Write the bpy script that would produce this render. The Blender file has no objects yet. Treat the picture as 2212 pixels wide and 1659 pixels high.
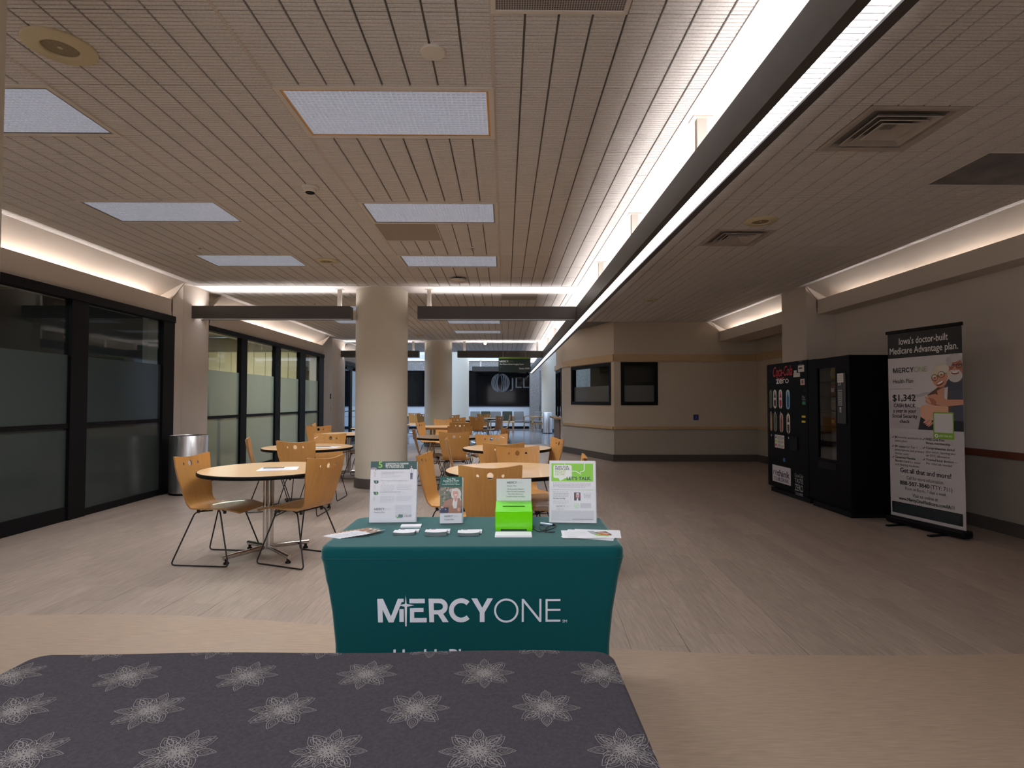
import bpy, bmesh, math, random
from math import sin, cos, pi, radians, atan, tan, sqrt
from mathutils import Vector, Matrix
random.seed(7)
S = bpy.context.scene
COL = S.collection
# ------------------------------------------------------------------ camera, world, exposure
H = 1.32
F, CX, CY, VX, HY = 1240.0, 1106.0, 829.5, 1090.0, 866.0
PITCH, YAW = math.atan((HY - CY) / F), math.atan((CX - VX) / F)
cam = bpy.data.cameras.new('camera'); camo = bpy.data.objects.new('camera', cam); COL.objects.link(camo)
camo.location = (0, 0, H); camo.rotation_euler = (pi / 2 + PITCH, 0, -YAW)
cam.sensor_width = 36; cam.lens = F / 2212 * 36; cam.clip_start = 0.02; cam.clip_end = 100
S.camera = camo
S.view_settings.view_transform = 'Standard'; S.view_settings.look = 'None'
S.view_settings.gamma = 1; S.view_settings.use_curve_mapping = False
S.view_settings.exposure = 0.0
W = bpy.data.worlds.new('world'); S.world = W; W.use_nodes = True
W.node_tree.nodes['Background'].inputs[0].default_value = (0.45, 0.6, 0.9, 1)
W.node_tree.nodes['Background'].inputs[1].default_value = 0.35
try:
    S.cycles.use_denoising = True
    S.cycles.sample_clamp_indirect = 4.0
    S.cycles.max_bounces = 9; S.cycles.diffuse_bounces = 5; S.cycles.glossy_bounces = 4
    S.cycles.transmission_bounces = 6; S.cycles.transparent_max_bounces = 12
    S.cycles.caustics_reflective = False; S.cycles.caustics_refractive = False
except Exception: pass
LIT = dict(down=2.7, up=17.0, cove=64.0, troffer=0.75, lens=1.0)
def lamp(name, loc, size, energy, color, rot=(0, 0, 0), spread=180):
    l = bpy.data.lights.new(name, 'AREA'); l.shape = 'RECTANGLE'; l.size, l.size_y = size
    l.energy = energy; l.color = color; l.spread = radians(spread)
    o = bpy.data.objects.new(name, l); COL.objects.link(o); o.location = loc; o.rotation_euler = rot
    return o
lamp('daylight_through_skylight', (-1, 24, 7.2), (9, 5.5), 1050, (0.62, 0.78, 1.0))
lamp('daylight_side_entrance', (-8.2, 18, 2.4), (2.5, 2.5), 420, (0.55, 0.72, 1.0), (0, radians(-90), 0))
lamp('office_ceiling_light', (-6.5, 12.3, 2.98), (0.6, 4.0), 170, (1.0, 0.97, 0.86))
lamp('office_ceiling_light_dim', (-6.8, 5.5, 2.98), (0.6, 1.2), 30, (0.9, 0.95, 1.0))
CW = (0.93, 0.95, 1.0)
for lx, ly, e in ((-0.67, 3.42, 20), (-3.1, 3.42, 15), (-3.1, 5.25, 19), (-0.67, 5.25, 22), (-3.1, 7.08, 19), (-0.67, 7.08, 22), (-0.67, 12.55, 24), (-0.67, 14.4, 22), (-3.1, 10.7, 24), (-3.1, 12.55, 22)):
    lamp('troffer_lamp', (lx, ly, 3.036), (1.12, 0.5), e, CW, (0, 0, 0), 118)      # the louvred lights: light goes down, little sideways
lamp('troffer_lamp_behind_camera', (-0.67, -0.75, 3.04), (1.12, 0.5), 115, CW, (0, 0, 0), 180)
lamp('added_front_fill_behind', (-2.0, -2.85, 2.0), (6.0, 1.6), 66, (0.93, 0.94, 1.0), (radians(90), 0, 0))  # added unseen front fill for the upright table displays; no window stands here
lamp('troffer_lamp_behind_camera', (-2.9, 0.7, 3.04), (1.12, 0.5), 12, CW, (0, 0, 0), 140)

# ------------------------------------------------------------------ measured points
FW = Vector((sin(YAW) * cos(PITCH), cos(YAW) * cos(PITCH), sin(PITCH)))
RT = Vector((cos(YAW), -sin(YAW), 0)); UP = RT.cross(FW)
def ray(px, py): return FW * F + RT * (px - CX) - UP * (py - CY)
def aty(px, py, Y):
    d = ray(px, py); t = Y / d.y; return Vector((d.x * t, Y, H + d.z * t))
def atz(px, py, z=0.0):
    d = ray(px, py); t = (z - H) / d.z; return Vector((d.x * t, d.y * t, z))
def atx(px, py, X):
    d = ray(px, py); t = X / d.x; return Vector((X, d.y * t, H + d.z * t))

# ------------------------------------------------------------------ materials
MATS = {}
def node(nt, t, **k):
    n = nt.nodes.new(t)
    for a, b in k.items(): setattr(n, a, b)
    return n
def pbr(name, col, rough=0.6, metal=0.0, spec=0.5, bump=0.0, bscale=60, vary=0.0, vscale=8, emit=None, estr=0, stretch=(1, 1, 1), rnd=0.0, coat=0.0):
    if name in MATS: return MATS[name]
    m = bpy.data.materials.new(name); m.use_nodes = True; nt = m.node_tree; p = nt.nodes['Principled BSDF']
    p.inputs['Roughness'].default_value = rough; p.inputs['Metallic'].default_value = metal
    p.inputs['Specular IOR Level'].default_value = spec; p.inputs['Coat Weight'].default_value = coat
    p.inputs['Base Color'].default_value = (*col, 1)
    if vary or bump or rnd:
        tc = node(nt, 'ShaderNodeTexCoord'); mp = node(nt, 'ShaderNodeMapping'); mp.inputs['Scale'].default_value = stretch
        nt.links.new(tc.outputs['Object'], mp.inputs['Vector'])
    last = None
    if vary:
        n = node(nt, 'ShaderNodeTexNoise'); n.inputs['Scale'].default_value = vscale; n.inputs['Detail'].default_value = 5
        nt.links.new(mp.outputs['Vector'], n.inputs['Vector'])
        r = node(nt, 'ShaderNodeMapRange'); r.inputs['From Min'].default_value = 0.3; r.inputs['From Max'].default_value = 0.7
        r.inputs['To Min'].default_value = 1 - vary; r.inputs['To Max'].default_value = 1 + vary
        nt.links.new(n.outputs['Fac'], r.inputs['Value'])
        mx = node(nt, 'ShaderNodeMix', data_type='RGBA', blend_type='MULTIPLY'); mx.inputs[0].default_value = 1
        mx.inputs[6].default_value = (*col, 1); nt.links.new(r.outputs[0], mx.inputs[7]); last = mx.outputs[2]
    if rnd:
        oi = node(nt, 'ShaderNodeObjectInfo'); ge = node(nt, 'ShaderNodeNewGeometry')
        ad = node(nt, 'ShaderNodeMath', operation='ADD'); fr = node(nt, 'ShaderNodeMath', operation='FRACT')
        nt.links.new(oi.outputs['Random'], ad.inputs[0]); nt.links.new(ge.outputs['Random Per Island'], ad.inputs[1]); nt.links.new(ad.outputs[0], fr.inputs[0])
        r2 = node(nt, 'ShaderNodeMapRange'); r2.inputs['To Min'].default_value = 1 - rnd; r2.inputs['To Max'].default_value = 1 + rnd
        nt.links.new(fr.outputs[0], r2.inputs['Value'])
        m2 = node(nt, 'ShaderNodeMix', data_type='RGBA', blend_type='MULTIPLY'); m2.inputs[0].default_value = 1
        if last: nt.links.new(last, m2.inputs[6])
        else: m2.inputs[6].default_value = (*col, 1)
        nt.links.new(r2.outputs[0], m2.inputs[7]); last = m2.outputs[2]
    if last: nt.links.new(last, p.inputs['Base Color'])
    if bump:
        n = node(nt, 'ShaderNodeTexNoise'); n.inputs['Scale'].default_value = bscale; n.inputs['Detail'].default_value = 3
        nt.links.new(mp.outputs['Vector'], n.inputs['Vector'])
        b = node(nt, 'ShaderNodeBump'); b.inputs['Strength'].default_value = bump; b.inputs['Distance'].default_value = 0.004
        nt.links.new(n.outputs['Fac'], b.inputs['Height']); nt.links.new(b.outputs['Normal'], p.inputs['Normal'])
    if emit:
        p.inputs['Emission Color'].default_value = (*emit, 1); p.inputs['Emission Strength'].default_value = estr
    MATS[name] = m; return m
def emis(name, col, s):
    if name in MATS: return MATS[name]
    m = bpy.data.materials.new(name); m.use_nodes = True; nt = m.node_tree; nt.nodes.clear()
    e = node(nt, 'ShaderNodeEmission'); e.inputs[0].default_value = (*col, 1); e.inputs[1].default_value = s
    o = node(nt, 'ShaderNodeOutputMaterial'); nt.links.new(e.outputs[0], o.inputs[0]); MATS[name] = m; return m
def front_only(nt, sock):      # a thin pane reflects once, on the side the light meets
    g = node(nt, 'ShaderNodeNewGeometry'); a = node(nt, 'ShaderNodeMath', operation='SUBTRACT'); a.inputs[0].default_value = 1; nt.links.new(g.outputs['Backfacing'], a.inputs[1])
    b = node(nt, 'ShaderNodeMath', operation='MULTIPLY'); nt.links.new(sock, b.inputs[0]); nt.links.new(a.outputs[0], b.inputs[1]); return b.outputs[0]
def glass(name, tint=(0.8, 0.85, 0.83), refl=1.0):
    if name in MATS: return MATS[name]
    m = bpy.data.materials.new(name); m.use_nodes = True; nt = m.node_tree; nt.nodes.clear()
    t = node(nt, 'ShaderNodeBsdfTransparent'); t.inputs[0].default_value = (*tint, 1)
    g = node(nt, 'ShaderNodeBsdfGlossy'); g.inputs['Roughness'].default_value = 0.02
    f = node(nt, 'ShaderNodeFresnel'); f.inputs[0].default_value = 1.52
    mm = node(nt, 'ShaderNodeMath', operation='MULTIPLY'); mm.inputs[1].default_value = refl; mm.use_clamp = True
    mx = node(nt, 'ShaderNodeMixShader'); o = node(nt, 'ShaderNodeOutputMaterial')
    nt.links.new(front_only(nt, f.outputs[0]), mm.inputs[0]); nt.links.new(mm.outputs[0], mx.inputs[0])
    nt.links.new(t.outputs[0], mx.inputs[1]); nt.links.new(g.outputs[0], mx.inputs[2]); nt.links.new(mx.outputs[0], o.inputs[0])
    MATS[name] = m; return m
def frosted(name, col=(0.5, 0.58, 0.55), dens=0.5, clear=0.1):
    if name in MATS: return MATS[name]
    m = bpy.data.materials.new(name); m.use_nodes = True; nt = m.node_tree; nt.nodes.clear()
    tl = node(nt, 'ShaderNodeBsdfTranslucent'); tl.inputs[0].default_value = (*col, 1)
    df = node(nt, 'ShaderNodeBsdfDiffuse'); df.inputs[0].default_value = (col[0] * dens, col[1] * dens, col[2] * dens, 1)
    rf = node(nt, 'ShaderNodeBsdfRefraction'); rf.inputs['Roughness'].default_value = 0.25; rf.inputs['IOR'].default_value = 1.02
    gl = node(nt, 'ShaderNodeBsdfGlossy'); gl.inputs['Roughness'].default_value = 0.12; fr = node(nt, 'ShaderNodeFresnel'); fr.inputs[0].default_value = 1.4
    a = node(nt, 'ShaderNodeMixShader'); a.inputs[0].default_value = 0.45
    nt.links.new(tl.outputs[0], a.inputs[1]); nt.links.new(df.outputs[0], a.inputs[2])
    b = node(nt, 'ShaderNodeMixShader'); b.inputs[0].default_value = clear
    nt.links.new(a.outputs[0], b.inputs[1]); nt.links.new(rf.outputs[0], b.inputs[2])
    c = node(nt, 'ShaderNodeMixShader'); nt.links.new(front_only(nt, fr.outputs[0]), c.inputs[0]); nt.links.new(b.outputs[0], c.inputs[1]); nt.links.new(gl.outputs[0], c.inputs[2])
    o = node(nt, 'ShaderNodeOutputMaterial'); nt.links.new(c.outputs[0], o.inputs[0]); MATS[name] = m; return m
def srgb(r, g, b):
    f = lambda v: ((v / 255 + 0.055) / 1.055) ** 2.4 if v > 10 else v / 255 / 12.92
    return (f(r), f(g), f(b))
def ink(r, g, b, rough=0.45):
    return pbr('ink_%d_%d_%d' % (r, g, b), srgb(r, g, b), rough)

wall_m = pbr('wall_paint', (0.60, 0.535, 0.47), 0.85, bump=0.25, bscale=160)
wall2_m = pbr('booth_paint', (0.52, 0.45, 0.36), 0.85, bump=0.25, bscale=160)
wains_m = pbr('wainscot_covering', (0.40, 0.37, 0.31), 0.8, bump=0.3, bscale=90, vary=0.06, vscale=60)
white_m = pbr('white_gypsum', (0.74, 0.70, 0.68), 0.8)
colm = pbr('column_paint', (0.70, 0.64, 0.53), 0.8, bump=0.2, bscale=200)
tile_m = pbr('acoustic_tile', (0.66, 0.635, 0.615), 0.95, bump=0.45, bscale=220, vary=0.10, vscale=90)
tile_far_m = pbr('acoustic_tile_far', (0.62, 0.595, 0.575), 0.95, bump=0.6, bscale=220, vary=0.06, vscale=60)
grid_m = pbr('shaded_tile_reveal', (0.20, 0.185, 0.17), 0.9)  # same paint as the tiles; the shade in the grooves is put into this colour
black_m = pbr('black_aluminium', (0.003, 0.003, 0.0035), 0.55, spec=0.18)
blackp_m = pbr('black_plastic', (0.012, 0.012, 0.014), 0.35)
rod_m = pbr('black_powder_coat', (0.006, 0.006, 0.007), 0.38)
bronze_m = pbr('bronze_housing', (0.055, 0.048, 0.043), 0.42, bump=0.05, bscale=300)
wood_m = pbr('maple_trim', (0.46, 0.32, 0.17), 0.5, vary=0.10, vscale=5, stretch=(1, 1, 12))
dwood_m = pbr('mahogany_rail', (0.16, 0.05, 0.03), 0.5, vary=0.1)
base_m = pbr('rubber_base', (0.075, 0.062, 0.055), 0.6)
chrome_m = pbr('chrome', (0.62, 0.60, 0.58), 0.16, metal=1.0)
steel_m = pbr('brushed_steel', (0.78, 0.76, 0.76), 0.36, metal=1.0, vary=0.25, vscale=3, stretch=(9, 9, 0.6))
plywood_m = pbr('beech_plywood', (0.60, 0.295, 0.082), 0.42, vary=0.08, vscale=4, stretch=(3, 16, 1.2), coat=0.15)
plyedge_m = pbr('ply_edge', (0.34, 0.18, 0.07), 0.55)
lam_m = pbr('maple_laminate', (0.66, 0.42, 0.215), 0.32, vary=0.07, vscale=7, stretch=(1, 8, 1), coat=0.1)
ltwood_m = pbr('oak_frame', (0.42, 0.25, 0.12), 0.5, vary=0.12)
greyf_m = pbr('grey_upholstery', (0.20, 0.195, 0.19), 0.9, bump=0.4, bscale=200, vary=0.1, vscale=30)
patf_m = pbr('dark_green_patterned_upholstery', (0.05, 0.056, 0.042), 0.9, vary=0.7, vscale=28, stretch=(1, 1, 3))
conc_m = pbr('exposed_aggregate', (0.27, 0.25, 0.235), 0.9, bump=0.8, bscale=60, vary=0.45, vscale=45)
cream_m = pbr('cream_speaker', (0.60, 0.52, 0.34), 0.6)
mesh_m = pbr('speaker_mesh', (0.26, 0.22, 0.14), 0.7, vary=0.5, vscale=260)
offw_m = pbr('off_white_plastic', (0.68, 0.63, 0.57), 0.5)
paper_m = pbr('paper', (0.86, 0.86, 0.90), 0.5)
green_m = pbr('spandex_green', (0.0025, 0.068, 0.078), 0.9, spec=0.12, bump=0.25, bscale=400)
plank_m = pbr('vinyl_plank', (0.30, 0.235, 0.19), 0.42, vary=0.17, vscale=6, stretch=(11, 0.8, 1), rnd=0.08, bump=0.04, bscale=30)
cream_floor_m = pbr('cream_vinyl', (0.355, 0.265, 0.195), 0.42, vary=0.14, vscale=9, stretch=(1, 14, 1), bump=0.04, bscale=40)
terr_m = pbr('terrazzo', (0.25, 0.26, 0.28), 0.16, vary=0.35, vscale=40)
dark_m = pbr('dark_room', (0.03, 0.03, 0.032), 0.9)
emD = emis('tube_downlight', (1.0, 0.95, 0.97), LIT['down'])
emU = emis('tube_uplight', (1.0, 0.93, 0.90), LIT['up'])
emC = emis('cove_tube', (1.0, 0.90, 0.84), LIT['cove'])
clear_m = glass('clear_glass')
acr_m = glass('acrylic', (0.975, 0.98, 0.985), 0.45)

# ------------------------------------------------------------------ mesh builder
class MB:
    def __init__(s): s.v = []; s.f = []; s.m = []; s.T = None; s.sm = []
    def add(s, vs, fs, m=0, smooth=False):
        o = len(s.v)
        for p in vs:
            p = Vector(p); s.v.append(s.T @ p if s.T else p)
        for f in fs: s.f.append([i + o for i in f]); s.m.append(m); s.sm.append(smooth)
        return s
    def box(s, x0, x1, y0, y1, z0, z1, m=0):
        vs = [(x, y, z) for z in (z0, z1) for y in (y0, y1) for x in (x0, x1)]
        return s.add(vs, [(0, 2, 3, 1), (4, 5, 7, 6), (0, 1, 5, 4), (2, 6, 7, 3), (0, 4, 6, 2), (1, 3, 7, 5)], m)
    def quad(s, a, b, c, d, m=0): return s.add([a, b, c, d], [(0, 1, 2, 3)], m)
    def poly(s, pts, m=0): return s.add(pts, [tuple(range(len(pts)))], m)
    def prism(s, pts, z0, z1, m=0):
        n = len(pts)
        return s.add([(x, y, z0) for x, y in pts] + [(x, y, z1) for x, y in pts],
              [tuple(range(n))[::-1], tuple(range(n, 2 * n))] + [(i, (i + 1) % n, n + (i + 1) % n, n + i) for i in range(n)], m)
    def lathe(s, prof, n=32, m=0, c=(0, 0), smooth=True):
        vs = []; fs = []
        for r, z in prof: vs += [(c[0] + r * cos(2 * pi * i / n), c[1] + r * sin(2 * pi * i / n), z) for i in range(n)]
        for j in range(len(prof) - 1):
            for i in range(n): a = j * n + i; b = j * n + (i + 1) % n; fs.append((a, b, b + n, a + n))
        s.add(vs, fs, m, smooth)
        for k in (0, len(prof) - 1):
            if prof[k][0] > 1e-5: s.add(vs[k * n:(k + 1) * n], [tuple(range(n)) if k else tuple(range(n))[::-1]], m)
        return s
    def tube(s, pts, r, n=8, m=0, closed=False):
        pts = [Vector(p) for p in pts]; N = len(pts); vs = []; fs = []; pn = None
        for i, p in enumerate(pts):
            a = pts[(i - 1) % N] if (closed or i > 0) else p; b = pts[(i + 1) % N] if (closed or i < N - 1) else p
            t = (b - a).normalized()
            if pn is None: pn = t.orthogonal().normalized()
            pn = (pn - t * pn.dot(t)).normalized(); q = t.cross(pn)
            rr = r[i] if isinstance(r, (list, tuple)) else r
            vs += [p + (pn * cos(2 * pi * k / n) + q * sin(2 * pi * k / n)) * rr for k in range(n)]
        for j in range(N if closed else N - 1):
            for k in range(n):
                a = j * n + k; b = j * n + (k + 1) % n; c = ((j + 1) % N) * n + (k + 1) % n; d = ((j + 1) % N) * n + k; fs.append((a, b, c, d))
        s.add(vs, fs, m, True)
        if not closed: s.add(vs[:n], [tuple(range(n))[::-1]], m); s.add(vs[-n:], [tuple(range(n))], m)
        return s
    def build(s, name, mats, parent=None, bevel=0, **kw):
        me = bpy.data.meshes.new(name); me.from_pydata([tuple(v) for v in s.v], [], s.f)
        if not isinstance(mats, (list, tuple)): mats = [mats]
        for m in mats: me.materials.append(m)
        me.polygons.foreach_set('material_index', s.m); me.polygons.foreach_set('use_smooth', s.sm); me.update()
        return link(name, me, parent, bevel, **kw)
def link(name, me, parent=None, bevel=0, **kw):
    o = bpy.data.objects.new(name, me); COL.objects.link(o)
    if parent: o.parent = parent
    if bevel:
        b = o.modifiers.new('b', 'BEVEL'); b.width = bevel; b.segments = 2; b.limit_method = 'ANGLE'; b.angle_limit = radians(40)
    tag(o, **kw); return o
def tag(o, label=None, cat=None, group=None, kind=None):
    if label: o['label'] = label
    if cat: o['category'] = cat
    if group: o['group'] = group
    if kind: o['kind'] = kind
    return o
def thing(name, label, cat, loc=(0, 0, 0), rz=0.0, group=None, kind=None):
    o = bpy.data.objects.new(name, None); COL.objects.link(o); o.location = loc; o.rotation_euler = (0, 0, radians(rz)); o.empty_display_size = 0.1
    return tag(o, label, cat, group, kind)
def copy_tree(o, parent=None):
    c = o.copy(); COL.objects.link(c); c.parent = parent
    for k, v in o.items(): c[k] = v
    for ch in [x for x in KIDS.get(o.name, o.children)]: copy_tree(ch, c)
    return c
KIDS = {}
def struct(name, mb, mats, parent=None, bevel=0, label=None):
    return mb.build(name, mats, parent, bevel, label=label, kind=None if parent else 'structure')
def fillet(pts, r, n=5):
    pts = [Vector(p) for p in pts]; out = [pts[0]]
    for i in range(1, len(pts) - 1):
        a, b, c = pts[i - 1], pts[i], pts[i + 1]; d1 = (a - b); d2 = (c - b); rr = min(r, d1.length * 0.45, d2.length * 0.45)
        p, q = b + d1.normalized() * rr, b + d2.normalized() * rr
        for k in range(n + 1): t = k / n; out.append(p * (1 - t) ** 2 + b * 2 * t * (1 - t) + q * t * t)
    return out + [pts[-1]]

# ------------------------------------------------------------------ flat print (text, shapes) on a plane
_tm = {}
def text_mesh(s, bold=0.0, shear=0.0):
    key = (s, bold, shear)
    if key not in _tm:
        cu = bpy.data.curves.new('t', 'FONT'); cu.body = s; cu.size = 1; cu.offset = bold; cu.shear = shear; cu.resolution_u = 3
        o = bpy.data.objects.new('t', cu); COL.objects.link(o); dg = bpy.context.evaluated_depsgraph_get()
        me = bpy.data.meshes.new_from_object(o.evaluated_get(dg)); 
        vs = [tuple(v.co) for v in me.vertices]; fs = [tuple(p.vertices) for p in me.polygons]
        bpy.data.objects.remove(o); bpy.data.curves.remove(cu); bpy.data.meshes.remove(me)
        xs = [v[0] for v in vs] or [0]; _tm[key] = (vs, fs, min(xs), max(xs))
    return _tm[key]
class Print:
    def __init__(s, O, U, V, warp=None):
        s.O, s.U, s.V = Vector(O), Vector(U).normalized(), Vector(V).normalized(); s.N = s.U.cross(s.V)
        s.mb = MB(); s.mats = []; s.warp = warp; s.k = 0
    def mi(s, c):
        m = ink(*c) if isinstance(c, tuple) else c
        if m not in s.mats: s.mats.append(m)
        return s.mats.index(m)
    def P(s, u, v, d):
        if s.warp: return s.warp(u, v, d)
        return s.O + s.U * u + s.V * v + s.N * d
    def d(s): s.k += 1; return 0.0004 + s.k * 0.00003
    def poly(s, pts, c): d = s.d(); s.mb.add([s.P(u, v, d) for u, v in pts], [tuple(range(len(pts)))], s.mi(c))
    def rect(s, u0, v0, u1, v1, c): s.poly([(u0, v0), (u1, v0), (u1, v1), (u0, v1)], c)
    def ell(s, u, v, a, b, c, rot=0, n=20, a0=0, a1=2 * pi):
        s.poly([(u + a * cos(t) * cos(rot) - b * sin(t) * sin(rot), v + a * cos(t) * sin(rot) + b * sin(t) * cos(rot)) for t in [a0 + (a1 - a0) * i / n for i in range(n + (a1 - a0 < 6.2))]], c)
    def rrect(s, u0, v0, u1, v1, r, c, n=4):
        pts = []
        for cx, cy, a in ((u1 - r, v0 + r, -90), (u1 - r, v1 - r, 0), (u0 + r, v1 - r, 90), (u0 + r, v0 + r, 180)):
            pts += [(cx + r * cos(radians(a + 90 * k / n)), cy + r * sin(radians(a + 90 * k / n))) for k in range(n + 1)]
        s.poly(pts, c)
    def line(s, pts, w, c, closed=False):
        d = s.d(); m = s.mi(c); N = len(pts); L = []; R = []
        for i, (x, y) in enumerate(pts):
            a = pts[(i - 1) % N] if (closed or i) else pts[i]; b = pts[(i + 1) % N] if (closed or i < N - 1) else pts[i]
            dx, dy = b[0] - a[0], b[1] - a[1]; l = sqrt(dx * dx + dy * dy) or 1; nx, ny = -dy / l * w / 2, dx / l * w / 2
            L.append(s.P(x + nx, y + ny, d)); R.append(s.P(x - nx, y - ny, d))
        for i in range(N if closed else N - 1):
            j = (i + 1) % N; s.mb.add([L[i], R[i], R[j], L[j]], [(0, 1, 2, 3)], m)
    def arc(s, u, v, a, b, t0, t1, w, c, n=20):
        s.line([(u + a * cos(radians(t0 + (t1 - t0) * i / n)), v + b * sin(radians(t0 + (t1 - t0) * i / n))) for i in range(n + 1)], w, c)
    def text(s, t, u, v, size, c, bold=0.0, align='l', width=None, shear=0.0, sx=1.0):
        bold = round(bold * 0.85, 4)
        vs, fs, a, b = text_mesh(t, 0.0, shear); k = size
        kx = k * sx
        if width: kx = width / max(b - a, 1e-6)
        off = {'l': -a * kx, 'c': -(a + b) / 2 * kx, 'r': -b * kx}[align]; d = s.d()
        for su, sv in (((0, 0),) if bold <= 0 else ((-bold, 0), (bold, 0), (0, bold * 0.7), (0, -bold * 0.7))):
            d = s.d()
            s.mb.add([s.P(u + off + x * kx + su * kx, v + y * k + sv * k, d) for x, y, z in vs], fs, s.mi(c))
    def greek(s, u0, u1, v, h, c, lines=1, pitch=0.0, seed=1):
        r = random.Random(seed)
        for i in range(lines):
            x = u0; e = u1 - (r.random() * 0.25 * (u1 - u0) if i == lines - 1 else 0)
            d = s.d()
            while x < e:
                w = (0.6 + 1.8 * r.random()) * h * 2.2; w = min(w, e - x)
                y = v - i * pitch
                s.mb.add([s.P(x, y, d), s.P(x + w, y, d), s.P(x + w, y + h, d), s.P(x, y + h, d)], [(0, 1, 2, 3)], s.mi(c)); x += w + h * 0.8
    def logo(s, u, v, h, c1, c2, c3):
        L = lambda p, w, c: s.line([(u + x * h, v + y * h) for x, y in p], w * h, c)
        P = lambda p, c: s.poly([(u + x * h, v + y * h) for x, y in p], c)
        P([(0.03, 0), (0.23, 0), (0.21, 1), (0.0, 1)], c1); P([(0.0, 1), (0.24, 1), (0.68, 0.0), (0.47, 0.0)], c1)
        P([(0.47, 0), (0.67, 0), (1.08, 1), (0.86, 1)], c1); P([(0.86, 1), (1.1, 1), (1.1, 0.86), (0.88, 0.86)], c1)
        P([(0.92, 0.02), (1.1, 0.02), (1.1, 0.56), (0.92, 0.56)], c1)
        P([(1.19 - 0.09, 0.72), (1.19 - 0.035, 0.78), (1.19, 1.16), (1.19 + 0.035, 0.78), (1.55, 0.72), (1.19 + 0.05, 0.66), (1.19 + 0.03, -0.17), (1.19 - 0.03, -0.17), (1.19 - 0.05, 0.66), (0.88, 0.72)][1:] , c3)
        L([(1.34, 0.9), (1.98, 0.9)], 0.19, c1); L([(1.52, 0.52), (1.93, 0.52)], 0.17, c1); L([(1.36, 0.09), (2.06, 0.09)], 0.19, c1)
        P([(1.36, 0.0), (1.54, 0), (1.54, 0.6), (1.36, 0.6)], c1)
        P([(2.17, 0), (2.37, 0), (2.35, 1), (2.14, 1)], c1); L([(2.3, 0.9), (2.6, 0.9)], 0.19, c1); L([(2.3, 0.42), (2.6, 0.42)], 0.18, c1)
        s.arc(u + 2.6 * h, v + 0.66 * h, 0.24 * h, 0.24 * h, -90, 90, 0.2 * h, c1, 12); P([(2.5, 0.38), (2.73, 0.38), (2.98, 0), (2.73, 0)], c1)
        s.arc(u + 3.5 * h, v + 0.5 * h, 0.41 * h, 0.41 * h, 45, 315, 0.2 * h, c1, 24)
        P([(3.93, 1), (4.17, 1), (4.48, 0.42), (4.28, 0.40)], c1); P([(4.83, 1), (4.6, 1), (4.28, 0.42), (4.48, 0.40)], c1); P([(4.28, 0), (4.48, 0), (4.48, 0.45), (4.28, 0.45)], c1)
        s.arc(u + 5.39 * h, v + 0.48 * h, 0.47 * h, 0.47 * h, 0, 360, 0.085 * h, c2, 32)
        L([(6.08, 0), (6.08, 0.97)], 0.085, c2); L([(6.08, 0.95), (6.82, 0.02)], 0.095, c2); L([(6.82, 0), (6.82, 0.97)], 0.085, c2)
        L([(7.08, 0), (7.08, 0.96)], 0.085, c2)
        for y in (0.045, 0.5, 0.92): L([(7.04, y), (7.66, y)], 0.085, c2)
    def build(s, name, parent=None, **kw): return s.mb.build(name, s.mats, parent, **kw)

# ================================================================== FLOOR
LX, RX, WX = -4.85, 4.97, 5.55      # left glazing plane, right wall, booth alcove wall
CZ = 3.05
YB = -3.0; YC = 20.35; YF = 27.2
BND = [(-12, 3.4), (-4.5, 3.52), (-3.8, 3.58), (-3.1, 3.61), (-2.7, 3.628), (-2.3, 3.62), (-1.96, 3.595), (-1.42, 3.514), (-1.0, 3.423), (-0.4, 3.27), (0.1, 3.17), (0.57, 3.10), (1.0, 3.04), (1.47, 3.004), (2.1, 2.99), (2.7, 3.004), (3.6, 3.05), (5.6, 3.25)]
def bound(x):
    for (a, b), (c, d) in zip(BND, BND[1:]):
        if a <= x <= c: return b + (d - b) * (x - a) / (c - a)
    return BND[-1][1]
m = MB(); m.box(-12, 6.5, YB, 28.5, -0.08, -0.008)
floor = struct('floor', m, plank_m)
m = MB(); pts = [(-8.5, YB)] + [(5.6, YB)] + [(x, y) for x, y in reversed(BND) if x > -8] + [(-8.5, 3.45)]
m.prism(pts, -0.008, 0.0); m.build('cream_floor_sheet', cream_floor_m, floor)
m = MB(); m.box(-12, 6.5, 17.6, 28.5, -0.008, 0.0); m.build('terrazzo_floor', terr_m, floor)
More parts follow.
